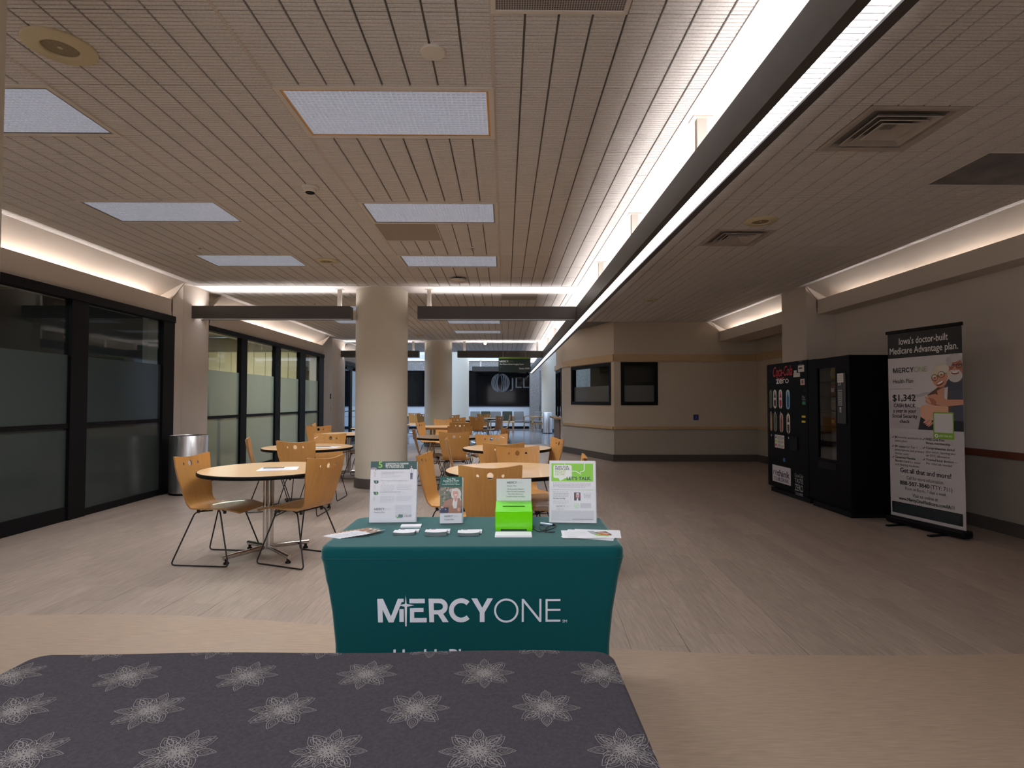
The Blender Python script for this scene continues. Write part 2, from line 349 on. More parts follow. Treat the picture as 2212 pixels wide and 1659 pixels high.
# planks, turned a little from the room's axis
pw, pl_ = 0.152, 0.95; ang = radians(-4.0); ca, sa = cos(ang), sin(ang)
def plank_poly(x0, y0, x1, y1):
    q = [(x0 * ca - y0 * sa, x0 * sa + y0 * ca), (x1 * ca - y0 * sa, x1 * sa + y0 * ca), (x1 * ca - y1 * sa, x1 * sa + y1 * ca), (x0 * ca - y1 * sa, x0 * sa + y1 * ca)]
    return q
far = MB(); near = []; shared = None
mesh_cache = {}
for i in range(-60, 62):
    off = random.random() * pl_
    for j in range(1, 22):
        x0, y0 = i * pw, j * pl_ + off - 1
        q = plank_poly(x0, y0, x0 + pw, y0 + pl_); cx = sum(p[0] for p in q) / 4; cy = sum(p[1] for p in q) / 4
        if cx < -8.4 or cx > 5.75 or cy > 17.9: continue
        if max(p[1] - bound(p[0]) for p in q) < 0: continue
        g = 0.0005; z = -0.0003 - 0.0002 * random.random()
        poly = plank_poly(x0 + g, y0 + g, x0 + pw - g, y0 + pl_ - g)
        if min(p[1] - bound(p[0]) for p in q) < 0:      # cut along the curved seam
            out = []
            N = 14; left = []; right = []
            for side, xx in ((left, x0 + g), (right, x0 + pw - g)):
                ys = [y0 + g + (pl_ - 2 * g) * k / N for k in range(N + 1)]
                P = [(xx * ca - y * sa, xx * sa + y * ca) for y in ys]; P = [p for p in P if p[1] > bound(p[0]) - 0.001]
                side += [(P[0][0], max(P[0][1] - pl_ / N, bound(P[0][0])))] + [P[-1]] if P else []
            if len(left) < 2 or len(right) < 2: continue
            poly = [left[0], right[0], right[-1], left[-1]]
        vis = cy > 1 and abs(cx + 0.0) < 0.93 * cy + 0.3 and cy < 9
        size = 1.0 / (cy * cy) if vis and -4.85 < cx < 5.0 else 0
        near.append((size, poly, z))
near.sort(key=lambda t: -t[0])
for k, (s_, poly, z) in enumerate(near):
    if k < 300 and s_ > 0:
        m = MB(); m.prism(poly, -0.007, z); m.build('plank', plank_m, floor)
    else:
        far.prism(poly, -0.007, z)
far.build('planks', plank_m, floor, kind='stuff')

# ================================================================== CEILING
m = MB(); m.box(-8.6, 6.5, YB, YC, 3.075, 3.2); ceil = struct('ceiling', m, grid_m)
TS = 0.6096; ST = TS / 4
tcache = {}
def tile_mesh(w, l, ridged):
    key = (round(w, 3), round(l, 3), ridged)
    if key in tcache: return tcache[key]
    mb = MB(); n = max(1, int(round(w / ST + 0.0))) if w > ST * 1.2 else 1
    xs = []; x = 0
    while x < w - 0.02: xs.append((x, min(x + ST, w))); x += ST
    g = 0.0055; mb.quad((-0.001, 0.0, 0.012), (-0.001, l, 0.012), (w + 0.001, l, 0.012), (w + 0.001, 0.0, 0.012), 1)
    for a, b in xs:
        if ridged:
            N = int(l / 0.0254); p = l / N; h = 0.0065
            prof = [(0.004, 0.02), (0.004, 0.0)]
            for k in range(N):
                y = k * p
                prof += [(y + 0.004, 0.0), (y + p - 0.004, 0.0), (y + p - 0.004, h), (y + p + 0.002, h)] if k < N - 1 else [(y + 0.004, 0), (l - 0.004, 0)]
            prof += [(l - 0.004, 0.02)]
            vs = [(a + g, y, z) for y, z in prof] + [(b - g, y, z) for y, z in prof]; n_ = len(prof)
            mb.add(vs, [(k, k + 1, n_ + k + 1, n_ + k) for k in range(n_ - 1)])
            mb.quad((a + g, 0.004, 0), (a + g, l - 0.004, 0), (a + g, l - 0.004, 0.02), (a + g, 0.004, 0.02))
            mb.quad((b - g, 0.004, 0), (b - g, 0.004, 0.02), (b - g, l - 0.004, 0.02), (b - g, l - 0.004, 0))
        else:
            mb.box(a + g, b - g, 0.004, l - 0.004, 0, 0.02)
    me = bpy.data.meshes.new('ceiling_tile'); me.from_pydata([tuple(v) for v in mb.v], [], mb.f); me.materials.append(tile_m if ridged else tile_far_m); me.materials.append(grid_m); me.polygons.foreach_set('material_index', mb.m); me.update()
    tcache[key] = (me, mb); return tcache[key]
SKIP = []   # rectangles where fixtures or panels replace tiles
def skip(x0, x1, y0, y1): SKIP.append((x0, x1, y0, y1))
X0 = -0.061
def gx(n): return X0 + TS * n
R0 = 3.73
def ry(k): return R0 + TS * k
RR = 3.29
def rr(k): return RR + TS * k
# (x, y) of near-left corner, w, l
TROFF = [(gx(-2), ry(-1), 'bluish ceiling light nearest the camera, above the green draped table', 1),
         (gx(-6), ry(-1), 'dim ceiling light cut off at the left edge, below the cream speaker', 0),
         (gx(-6), ry(2), 'ceiling light second in the left row, with a thin white gap along one edge', 0),
         (gx(-2), ry(2), 'ceiling light right before the gray perforated panel, second in the middle row', 1),
         (gx(-6), ry(5), 'ceiling light beside the small looking cream speaker, third in the left row', 0),
         (gx(-2), ry(5), 'ceiling light above the white access point, third in the middle row', 1),
         (gx(-2), 9.2 + TS * 5, 'ceiling light just past the near right dark crossbar', 1),
         (gx(-2), 9.2 + TS * 8, 'ceiling light second past the near right dark crossbar', 1),
         (gx(-6), 9.2 + TS * 2, 'ceiling light left of the front round column, nearer of two', 1),
         (gx(-6), 9.2 + TS * 5, 'ceiling light left of the front round column, farther of two', 1)]
for x, y, *_ in TROFF: skip(x, x + 2 * TS, y, y + TS)
skip(gx(0), gx(1), ry(-3), ry(-2))                      # return grille at the top edge
skip(gx(-2), gx(-1), ry(3), ry(4))                      # perforated panel
GR2 = (gx(0), gx(1), 9.2, 9.2 + TS)
tiles = []
def lay(xa, xb, anchor, ys):
    n0 = math.floor((xa - anchor) / TS + 1e-6); n = n0
    while anchor + n * TS < xb - 0.03:
        a = max(xa, anchor + n * TS); b = min(xb, anchor + (n + 1) * TS); n += 1
        for y0, y1 in ys:
            cx, cy = (a + b) / 2, (y0 + y1) / 2
            if any(s[0] - 0.01 < cx < s[1] + 0.01 and s[2] - 0.01 < cy < s[3] + 0.01 for s in SKIP): continue
            tiles.append((a, b, y0, y1))
XL, XB0, XB1, XR = -4.66, 1.098, 1.60, 4.53
BY = [(8.61, 9.2), (16.45, 17.0)]
ys1 = [(ry(k), ry(k + 1)) for k in range(-10, 8)]
ys1[-1] = (ys1[-1][0], 8.61)
ys2 = [(9.2 + TS * k, min(9.2 + TS * (k + 1), 16.45)) for k in range(12)]
ys3 = [(17.0 + TS * k, min(17.0 + TS * (k + 1), YC)) for k in range(6)]
skip(*GR2)
lay(XL, XB0, X0, ys1); lay(XL, XB0, X0, ys2); lay(XL, XB0, X0, ys3)
DIFF = [(2.27, rr(0)), (2.27, rr(4))]
DIFF = [(atz(1925, 278, CZ).x - TS / 2 + 0.0, rr(0)), (atz(1585, 514, CZ).x - TS / 2, rr(4))]
RA = DIFF[0][0]
for x, y in DIFF: skip(x, x + TS, y, y + TS)
DIFF[1] = (RA + TS * round((DIFF[1][0] - RA) / TS), DIFF[1][1])
SKIP[-1] = (DIFF[1][0], DIFF[1][0] + TS, DIFF[1][1], DIFF[1][1] + TS)
px0 = RA + TS * round((3.32 - RA) / TS)
skip(px0, XR, rr(1), rr(2))
ysr = [(rr(k), rr(k + 1)) for k in range(-9, 15)] + [(rr(15), 12.5)]
lay(XB1, XR, RA, ysr)
def vis(t):
    a, b, y0, y1 = t; cy = (y0 + y1) / 2; cx = (a + b) / 2
    if cy < 2.0 or abs(cx) > 0.95 * cy + 0.35: return 0
    return (b - a) / (cy * cy)
tiles.sort(key=lambda t: -vis(t)); rest = MB()
for k, (a, b, y0, y1) in enumerate(tiles):
    me, mb = tile_mesh(b - a, y1 - y0, y0 < 6.2 and y0 > 1.0)
    if k < 300 and vis(tiles[k]) > 0:
        o = link('ceiling_tile', me, ceil); o.location = (a, y0, CZ)
    else:
        rest.T = Matrix.Translation((a, y0, CZ)); 
        for A in [(a, b)]:
            w = b - a; x = 0; rest.quad((0, 0, 0.012), (0, y1 - y0, 0.012), (w, y1 - y0, 0.012), (w, 0, 0.012), 1)
            while x < w - 0.02:
                rest.box(x + 0.0055, min(x + ST, w) - 0.0055, 0.004, y1 - y0 - 0.004, 0, 0.02); x += ST
rest.T = None; rest.build('ceiling_tiles', [tile_far_m, grid_m], ceil, kind='stuff')
# smooth gypsum bands above the pendant lights
m = MB(); m.box(XB0, XB1, YB, 25.8, CZ - 0.004, 3.08)
for a, b in BY: m.box(-4.66, XB0, a, b, CZ - 0.004, 3.08)
struct('trim_1', m, white_m, label='smooth white bands across the ceiling above the pendant lights')
m = MB()
for n in range(-7, 2): m.box(gx(n) - 0.009, gx(n) + 0.009, YB, 8.61, CZ - 0.0015, CZ + 0.006) if n % 2 == 0 else None
m.build('ceiling_runner', pbr('runner', (0.56, 0.50, 0.45), 0.7), ceil)
# ------------------------------------------------------------------ perforated panels and grilles
def flat_panel(name, x0, x1, y0, y1, mat, label, cat, fr=0.02):
    t = thing(name, label, cat, ((x0 + x1) / 2, (y0 + y1) / 2, CZ)); w, l = (x1 - x0) / 2, (y1 - y0) / 2
    m = MB(); m.box(-w, w, -l, -l + fr, -0.004, 0.02); m.box(-w, w, l - fr, l, -0.004, 0.02); m.box(-w, -w + fr, -l + fr, l - fr, -0.004, 0.02); m.box(w - fr, w, -l + fr, l - fr, -0.004, 0.02)
    m.build('frame', offw_m, t)
    m = MB(); m.box(-w + fr, w - fr, -l + fr, l - fr, 0.0, 0.015); m.build('perforated_sheet', mat, t)
    return t
def dots(name, col, hole, sc):
    m = bpy.data.materials.new(name); m.use_nodes = True; nt = m.node_tree; p = nt.nodes['Principled BSDF']; p.inputs['Roughness'].default_value = 0.7
    tc = node(nt, 'ShaderNodeTexCoord'); v = node(nt, 'ShaderNodeTexVoronoi'); v.inputs['Scale'].default_value = sc; v.inputs['Randomness'].default_value = 0
    nt.links.new(tc.outputs['Object'], v.inputs['Vector']); g = node(nt, 'ShaderNodeMath', operation='GREATER_THAN'); g.inputs[1].default_value = 0.36
    nt.links.new(v.outputs['Distance'], g.inputs[0]); mx = node(nt, 'ShaderNodeMix', data_type='RGBA'); mx.inputs[6].default_value = (*hole, 1); mx.inputs[7].default_value = (*col, 1)
    nt.links.new(g.outputs[0], mx.inputs[0]); nt.links.new(mx.outputs[2], p.inputs['Base Color']); return m
perf = dots('perforated_metal', (0.40, 0.37, 0.35), (0.06, 0.05, 0.05), 90)
perf2 = dots('perforated_metal_light', (0.42, 0.36, 0.30), (0.22, 0.19, 0.16), 80)
flat_panel('return_grille', gx(0), gx(1), ry(-3), ry(-2), perf, 'dark perforated return grille in the ceiling at the top edge of the picture', 'grille')
flat_panel('perforated_panel', gx(-2), gx(-1), ry(3), ry(4), perf2, 'gray perforated ceiling panel below the second middle light', 'panel', 0.008)
flat_panel('perforated_panel', *GR2, perf2, 'gray perforated ceiling panel behind the white band, above the near crossbar', 'panel', 0.008)
flat_panel('access_panel', px0, min(XR, px0 + 2 * TS), rr(1), rr(2), pbr('smudged_panel', (0.13, 0.12, 0.13), 0.5, vary=0.5, vscale=4), 'large dark smudged ceiling panel near the right edge', 'panel', 0.01)
# ------------------------------------------------------------------ troffers
def lens_mat(name, s0, s1, c=(0.82, 0.86, 1.0)):
    m = bpy.data.materials.new(name); m.use_nodes = True; nt = m.node_tree; nt.nodes.clear()
    tc = node(nt, 'ShaderNodeTexCoord'); sp = node(nt, 'ShaderNodeSeparateXYZ'); nt.links.new(tc.outputs['Object'], sp.inputs[0])
    w = node(nt, 'ShaderNodeMath', operation='MULTIPLY'); w.inputs[1].default_value = 2 * pi / 0.2; nt.links.new(sp.outputs['Y'], w.inputs[0])
    cs = node(nt, 'ShaderNodeMath', operation='COSINE'); nt.links.new(w.outputs[0], cs.inputs[0])
    r = node(nt, 'ShaderNodeMapRange'); r.inputs['From Min'].default_value = -1; r.inputs['From Max'].default_value = 1; r.inputs['To Min'].default_value = s0; r.inputs['To Max'].default_value = s1
    nt.links.new(cs.outputs[0], r.inputs['Value'])
    e = node(nt, 'ShaderNodeEmission'); e.inputs[0].default_value = (*c, 1); nt.links.new(r.outputs[0], e.inputs[1])
    o = node(nt, 'ShaderNodeOutputMaterial'); nt.links.new(e.outputs[0], o.inputs[0]); return m
lensA = lens_mat('lamps_behind_louvre', 0.04 * LIT['troffer'], 0.55 * LIT['troffer'])
lensB = lens_mat('lamps_behind_louvre_dim', 0.02 * LIT['troffer'], 0.16 * LIT['troffer'])
louv_m = pbr('glowing_louvre_plastic', (0.7, 0.73, 0.82), 0.25, emit=(0.80, 0.86, 1.0), estr=0.15)  # faint emission stands in for lamp light passing through the blades
orange_refl_m = pbr('orange_reflection_trim', (0.62, 0.36, 0.16), 0.3, metal=0.6)  # orange reflections along the inner edge, put into the trim colour
def louvre_mesh(nx, ny):
    w, l = TS - 0.045, TS / 2 - 0.045; mb = MB()
    for i in range(nx + 1): x = -w + 2 * w * i / nx; mb.box(x - 0.0028, x + 0.0028, -l, l, 0.0, 0.012)
    for j in range(ny + 1): y = -l + 2 * l * j / ny; mb.box(-w, w, y - 0.0028, y + 0.0028, 0.0, 0.012)
    return mb
LV = louvre_mesh(40, 18)
lv_me = None
for x, y, lab, br in TROFF:
    t = thing('ceiling_light', lab, 'light', (x + TS, y + TS / 2, CZ), group='recessed ceiling lights')
    w, l = TS, TS / 2; fr = 0.03
    m = MB(); m.box(-w, w, -l, -l + fr, -0.006, 0.03); m.box(-w, w, l - fr, l, -0.006, 0.03); m.box(-w, -w + fr, -l + fr, l - fr, -0.006, 0.03); m.box(w - fr, w, -l + fr, l - fr, -0.006, 0.03)
    m.build('frame', offw_m, t)
    m = MB(); f0, f1 = fr, fr + 0.013
    m.box(-w + f0, w - f0, -l + f0, -l + f1, -0.003, 0.07); m.box(-w + f0, w - f0, l - f1, l - f0, -0.003, 0.07); m.box(-w + f0, -w + f1, -l + f1, l - f1, -0.003, 0.07); m.box(w - f1, w - f0, -l + f1, l - f1, -0.003, 0.07)
    m.build('reflector_trim', orange_refl_m if 'nearest' in lab else pbr('dark_trim', (0.2, 0.19, 0.19), 0.4), t)
    m = MB(); m.box(-w + f1, w - f1, -l + f1, l - f1, 0.05, 0.055); m.build('lamp_panel', lensA if br else lensB, t)
    if lv_me is None: lo = LV.build('louvre', louv_m, t, kind='stuff'); lv_me = lo.data
    else: link('louvre', lv_me, t, kind='stuff')
# ------------------------------------------------------------------ pendant lights
PB, PT = 2.577, 2.77
def pendant(name, label, x0, x1, y0, y1, along, stems, cap=True):
    """channel between the two corners, along 'x' or 'y'"""
    t = thing(name, label, 'light', ((x0 + x1) / 2, (y0 + y1) / 2, 0), group='dark linear pendant lights'); cx, cy = (x0 + x1) / 2, (y0 + y1) / 2
    a, b = ((x1 - x0) / 2, (y1 - y0) / 2)
    m = MB(); th = 0.012; fl = 0.048
    if along == 'x':
        m.box(-a, a, -b, -b + th, PB, PT); m.box(-a, a, b - th, b, PB, PT)
        m.box(-a, a, -b + th, -b + fl, PB, PB + 0.01); m.box(-a, a, b - fl, b - th, PB, PB + 0.01)
        m.box(-a, -a + 0.01, -b + th, b - th, PB + .01, PT); m.box(a - 0.01, a, -b + th, b - th, PB + .01, PT)
    else:
        m.box(-a, -a + th, -b, b, PB, PT); m.box(a - th, a, -b, b, PB, PT)
        m.box(-a + th, -a + fl, -b, b, PB, PB + 0.01); m.box(a - fl, a - th, -b, b, PB, PB + 0.01)
        m.box(-a + th, a - th, -b, -b + 0.01, PB + .01, PT); m.box(-a + th, a - th, b - 0.01, b, PB + .01, PT)
    m.build('housing', bronze_m, t, label='dark bronze painted housing')
    L = (2 * a if along == 'x' else 2 * b); n = max(1, round(L / 2.4)); g = 0.004
    for k in range(n):
        s0, s1 = -L / 2 + 0.012 + (L - 0.024) * k / n + g, -L / 2 + 0.012 + (L - 0.024) * (k + 1) / n - g
        m = MB(); u = MB()
        if along == 'x': m.box(s0, s1, -b + fl, b - fl, PB + 0.03, PB + 0.034); u.box(s0, s1, -b + 0.05, b - 0.05, PT - 0.07, PT - 0.065)
        else: m.box(-a + fl, a - fl, s0, s1, PB + 0.03, PB + 0.034); u.box(-a + 0.05, a - 0.05, s0, s1, PT - 0.07, PT - 0.065)
        m.build('diffuser', emD, t, label='glowing white diffuser'); u.build('uplight', emU, t, label='glowing upward lamp')
    lv = MB(); N = int(L / 0.035)
    if L < 30:
        for k in range(N):
            p = -L / 2 + 0.02 + (L - 0.04) * k / N
            if along == 'y' and cy - L / 2 + (p + L / 2) > 6.5: break
            if along == 'y': lv.box(-a + fl, a - fl, p, p + 0.0025, PB + 0.022, PB + 0.029)
        if lv.v: lv.build('baffle', pbr('white_baffle', (0.85, 0.85, 0.88), 0.4), t, kind='stuff')
    for sx, sy in stems:
        s = MB(); s.box(sx - cx - 0.03, sx - cx + 0.03, sy - cy - 0.022, sy - cy + 0.022, PT - 0.03, CZ - 0.004); s.box(sx - cx - 0.06, sx - cx + 0.06, sy - cy - 0.05, sy - cy + 0.05, CZ - 0.012, CZ - 0.004)
        s.build('hanger', offw_m, t)
    return t
pendant('pendant_light', 'long dark pendant light running the whole depth of the hall', 1.103, 1.302, -1.5, 26.3, 'y', [(1.2, 3.45), (1.2, 5.25), (1.2, 7.1), (1.2, 10.4), (1.2, 13.6), (1.2, 15.8)])
Y1, Y2, Y3 = 8.77, 16.55, 24.2
pendant('pendant_light', 'near dark crossbar light reaching the left wall', -4.84, -2.367, Y1, Y1 + 0.2, 'x', [(-2.55, Y1 + 0.1)])
pendant('pendant_light', 'near dark crossbar light joining the long pendant light', -1.335, 1.10, Y1, Y1 + 0.2, 'x', [(-1.17, Y1 + 0.1)])
pendant('pendant_light', 'far dark crossbar light left of the columns', -4.84, -2.475, Y2, Y2 + 0.2, 'x', [(-2.65, Y2 + 0.1)])
pendant('pendant_light', 'far dark crossbar light right of the columns, behind the hanging sign', -1.365, 1.10, Y2, Y2 + 0.2, 'x', [(-1.17, Y2 + 0.1), (0.95, Y2 + 0.1)])
x3 = aty(1020, 797, Y3).x
pendant('pendant_light', 'farthest dark crossbar light before the dark lobby window', x3, 1.10, Y3, Y3 + 0.2, 'x', [(x3 + 0.35, Y3 + 0.1)])
# ------------------------------------------------------------------ small ceiling devices
def at_c(px, py): return atz(px, py, CZ)
def lathe_thing(name, label, cat, loc, parts, group=None):
    t = thing(name, label, cat, loc, group=group)
    for pn, prof, mt in parts:
        m = MB(); m.lathe(prof, 28, smooth='cover' not in name); m.build(pn, mt, t)
    return t
for (px, py, r, lab) in [(130, 100, 0.155, 'large cream round ceiling speaker at the upper left'), (706, 563, 0.14, 'small looking cream round speaker beside the third left light'), (1643, 477, 0.155, 'cream ringed round speaker beside the far air diffuser'), (1405, 648, 0.12, 'flat round speaker in the ceiling before the booth'), (905, 662 + 62, 0.13, 'faint round speaker in the ceiling between the two columns')]:
    p = at_c(px, py)
    lathe_thing('ceiling_speaker', lab, 'speaker', p, [('rim', [(r, 0), (r, -0.004), (r * 0.97, -0.010), (r * 0.62, -0.012), (r * 0.58, -0.018), (r * 0.53, -0.018), (r * 0.50, -0.006)], cream_m), ('mesh', [(r * 0.53, -0.001), (r * 0.5, -0.007), (0.02, -0.007), (0.0, -0.007)], mesh_m), ('badge', [(0.012, -0.007), (0.012, -0.009), (0.0, -0.009)], cream_m)])
for px, py, r, lab in [(935, 112, 0.062, 'flat white round cover in the ceiling above the nearest light')]:
    lathe_thing('ceiling_cover', lab, 'cover', at_c(px, py), [('disc', [(r, 0), (r, -0.006), (r * 0.96, -0.009), (0, -0.009)], offw_m), ('lip', [(r * 1.06, 0.0), (r * 1.06, -0.003), (r, -0.003)], offw_m)])
p = at_c(670, 404)
lathe_thing('smoke_detector', 'round white smoke detector between the left and middle ceiling lights', 'detector', p, [('base', [(0.07, 0), (0.07, -0.014), (0.062, -0.02), (0, -0.02)], offw_m), ('dome', [(0.05, -0.02), (0.05, -0.036), (0.04, -0.045), (0.0, -0.047)], offw_m), ('vent', [(0.036, -0.044), (0.036, -0.050), (0.018, -0.052), (0.018, -0.05)], black_m)])
p = at_c(990, 600)
t = lathe_thing('wireless_access_point', 'white domed access point with a dark mount above the front column', 'access point', p, [('mount', [(0.05, 0), (0.05, -0.02), (0, -0.02)], black_m), ('body', [(0.09, -0.02), (0.115, -0.028), (0.118, -0.04), (0.10, -0.056), (0.05, -0.064), (0, -0.065)], offw_m)])
for px, py, lab in [(1020, 535, 'sprinkler head between the second and third middle lights'), (432, 533, 'sprinkler head above the third left light'), (1607, 630, 'sprinkler head in the ceiling before the right pier'), (1047, 655, 'sprinkler head behind the near right crossbar'), (680, 654, 'sprinkler head behind the near left crossbar')]:
    lathe_thing('sprinkler', lab, 'sprinkler', at_c(px, py), [('escutcheon', [(0.035, 0), (0.034, -0.004), (0.012, -0.006)], offw_m), ('head', [(0.008, -0.004), (0.006, -0.02), (0.018, -0.022), (0.018, -0.024), (0, -0.024)], chrome_m)])
lathe_thing('ceiling_cover', 'small pale disc in the ceiling before the dark panel', 'cover', at_c(2083, 418), [('disc', [(0.05, 0), (0.05, -0.008), (0.045, -0.011), (0, -0.011)], offw_m), ('lip', [(0.054, 0), (0.054, -0.003), (0.05, -0.003)], offw_m)])
lathe_thing('security_camera', 'small white dome camera under the ceiling behind the second column', 'camera', atz(1048, 738, CZ), [('mount', [(0.06, 0), (0.06, -0.03), (0, -0.03)], offw_m), ('dome', [(0.055, -0.03), (0.05, -0.06), (0.03, -0.085), (0, -0.095)], offw_m)])
# square air diffusers
dif_m = pbr('diffuser_metal', (0.42, 0.38, 0.34), 0.4, vary=0.12, vscale=7)
for k, (x, y) in enumerate(DIFF):
    t = thing('air_diffuser', ['square stepped air diffuser nearer the camera right of the long pendant', 'square stepped air diffuser farther off, beside the ringed speaker'][k], 'air diffuser', (x + TS / 2, y + TS / 2, CZ), group='square air diffusers')
    m = MB(); w = TS / 2
    def ring(m, a, za, b, zb, mt=0):
        A = [(-a, -a, za), (a, -a, za), (a, a, za), (-a, a, za)]; B = [(-b, -b, zb), (b, -b, zb), (b, b, zb), (-b, b, zb)]
        for i in range(4): m.quad(A[i], A[(i + 1) % 4], B[(i + 1) % 4], B[i], mt)
    ring(m, w, 0, w - 0.02, -0.006); ring(m, w - 0.02, -0.006, w - 0.055, 0.0); ring(m, w - 0.055, 0, w - 0.075, 0.12); m.build('frame', dif_m, t)
    m = MB(); m.quad((-w, -w, 0.12), (w, -w, 0.12), (w, w, 0.12), (-w, w, 0.12)); m.build('throat', black_m, t)
    for a in (0.205, 0.155):
        m = MB(); ring(m, a, -0.008, a - 0.055, 0.045); ring(m, a, -0.008, a - 0.004, -0.012); ring(m, a - 0.004, -0.012, a - 0.055, 0.04); m.build('cone', dif_m, t)
    m = MB(); ring(m, 0.115, -0.008, 0.11, -0.014); ring(m, 0.11, -0.014, 0.03, 0.03); m.quad((-0.03, -0.03, 0.03), (0.03, -0.03, 0.03), (0.03, 0.03, 0.03), (-0.03, 0.03, 0.03)); m.build('cone', dif_m, t)

# ================================================================== LEFT WALL
ZF, ZL = 2.55, 2.80      # storefront head, lip of the cove
def left_cove(y0, y1, ends=(1, 1)):
    m = MB(); m.box(LX - 0.05, LX, y0, y1, ZF, ZL); m.box(LX - 0.55, LX - 0.05, y0, y1, ZF, ZF + 0.05)
    m.quad((XL, y0, CZ), (XL, y1, CZ), (LX - 0.50, y1, ZF + 0.12), (LX - 0.50, y0, ZF + 0.12)); m.quad((LX - 0.50, y0, ZF + 0.12), (LX - 0.50, y1, ZF + 0.12), (LX - 0.50, y1, ZF + 0.05), (LX - 0.50, y0, ZF + 0.05))
    for y, e in ((y0, ends[0]), (y1, ends[1])):
        if e: yy = y if y == y0 else y - 0.02; m.add([(XL, yy, CZ), (LX, yy, ZL), (LX - 0.50, yy, ZF + 0.12), (LX - 0.50, yy, ZF + .05), (LX, yy, ZF + .05), (XL, yy + 0.02, CZ), (LX, yy + 0.02, ZL), (LX - 0.50, yy + 0.02, ZF + 0.12), (LX - 0.50, yy + 0.02, ZF + .05), (LX, yy + 0.02, ZF + .05)],
                    [(0, 1, 4, 3, 2), (5, 7, 8, 9, 6), (0, 5, 6, 1), (1, 6, 9, 4)])
    return m
def cove_tubes(xc, y0, y1, z, owner, sp=1.26):
    n = max(1, int((y1 - y0) / sp)); st = (y1 - y0) / n
    for k in range(n):
        m = MB(); m.tube([(xc, y0 + st * k + 0.05, z), (xc, y0 + st * (k + 1) - 0.05, z)], 0.016, 8); m.build('cove_tube', emC, owner, label='glowing tube hidden in the cove')
segs = [(-1.2, 8.40), (9.45, 15.35), (17.1, 20.3)]
m = MB()
for a, b in segs:
    q = left_cove(a, b); m.add(q.v, q.f)
m.box(-8.6, XL, YB, YC, 3.07, 3.12)
wl = struct('wall_left', m, wall_m)
for a, b in segs: cove_tubes(LX - 0.28, a + 0.25, b - 0.2, ZF + 0.09, wl)
# wall pieces between the glazed bays
m = MB(); m.box(LX - 0.35, LX, 8.42, 9.05, 0, CZ + 0.02); m.lathe([(0.45, 0), (0.45, CZ + 0.02)], 40, c=(-5.14, 9.02)); m.build('pier', wall_m, wl)
m = MB(); m.box(LX - 0.35, LX, 15.32, 16.2, 0, CZ + 0.02); m.lathe([(0.42, 0), (0.42, CZ + 0.02)], 40, c=(-5.08, 16.75)); m.box(LX - 0.3, LX - 0.02, 19.3, YC + 0.1, 0, CZ); m.box(LX - 0.3, LX - 0.02, 17.05, 19.3, 2.52, 2.6)
m.build('pier', wall_m, wl)
m = MB(); m.box(LX - .3, LX, YB, 2.1, 0, ZF); m.build('pier', wall_m, wl)
m = MB(); m.box(LX, LX + 0.012, 8.43, 9.05, 0.0, 0.11); m.lathe([(0.462, 0), (0.462, 0.11), (0.45, 0.11)], 40, c=(-5.14, 9.02)); m.box(LX, LX + 0.012, 15.34, 16.4, 0, 0.11); m.lathe([(0.432, 0), (0.432, 0.11), (0.42, 0.11)], 30, c=(-5.08, 16.75))
struct('baseboard_left', m, base_m)
# glazed bays
def storefront(name, label, bays, y0, y1, mid, head_z, rails, mull, frost_top, fm, kind_low):
    m = MB(); m.box(LX - 0.06, LX + 0.05, y0, y1, head_z, ZF)
    root = m.build(name, black_m, None, label=label, kind='structure')
    for ya, yb in mull:
        m = MB(); m.box(LX - 0.05, LX + 0.035, ya, yb, 0, head_z); m.build('mullion', black_m, root)
    for (ya, yb), rz in zip(bays, rails):
        m = MB(); m.box(LX - 0.035, LX + 0.02, ya, yb, 0, rz); m.build('bottom_rail', black_m, root)
        m = MB(); m.box(LX - 0.035, LX + 0.02, ya, yb, mid - 0.025, mid + 0.025); m.build('middle_rail', black_m, root)
        m = MB(); m.box(LX - 0.008, LX, ya, yb, rz, mid - 0.025); m.build('pane', fm, root, label='frosted pane')
        m = MB(); m.box(LX - 0.008, LX, ya, yb, mid + 0.025, frost_top); m.build('pane', fm, root, label='frosted pane')
        m = MB(); m.box(LX - 0.008, LX, ya, yb, frost_top, head_z); m.build('pane', clear_m, root, label='clear pane')
    return root
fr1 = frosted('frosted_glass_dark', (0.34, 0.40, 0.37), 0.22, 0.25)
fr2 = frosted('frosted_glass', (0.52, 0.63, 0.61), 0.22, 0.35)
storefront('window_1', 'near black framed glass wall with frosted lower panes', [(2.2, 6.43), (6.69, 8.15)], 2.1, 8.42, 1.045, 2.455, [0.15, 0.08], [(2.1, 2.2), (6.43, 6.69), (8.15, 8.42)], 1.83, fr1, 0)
ym = [atx(x, 800, LX).y for x in (437, 517, 530, 592, 603, 645, 657, 687, 694)]
storefront('window_2', 'farther black framed glass wall with four bays before a lit office', [(9.3, ym[1]), (ym[2], ym[3]), (ym[4], ym[5]), (ym[6], ym[7])], 9.2, 15.35, 1.045, 2.47, [0.1] * 4, [(9.2, 9.3), (ym[1], ym[2]), (ym[3], ym[4]), (ym[5], ym[6]), (ym[7], 15.35)], 1.83, fr2, 0)
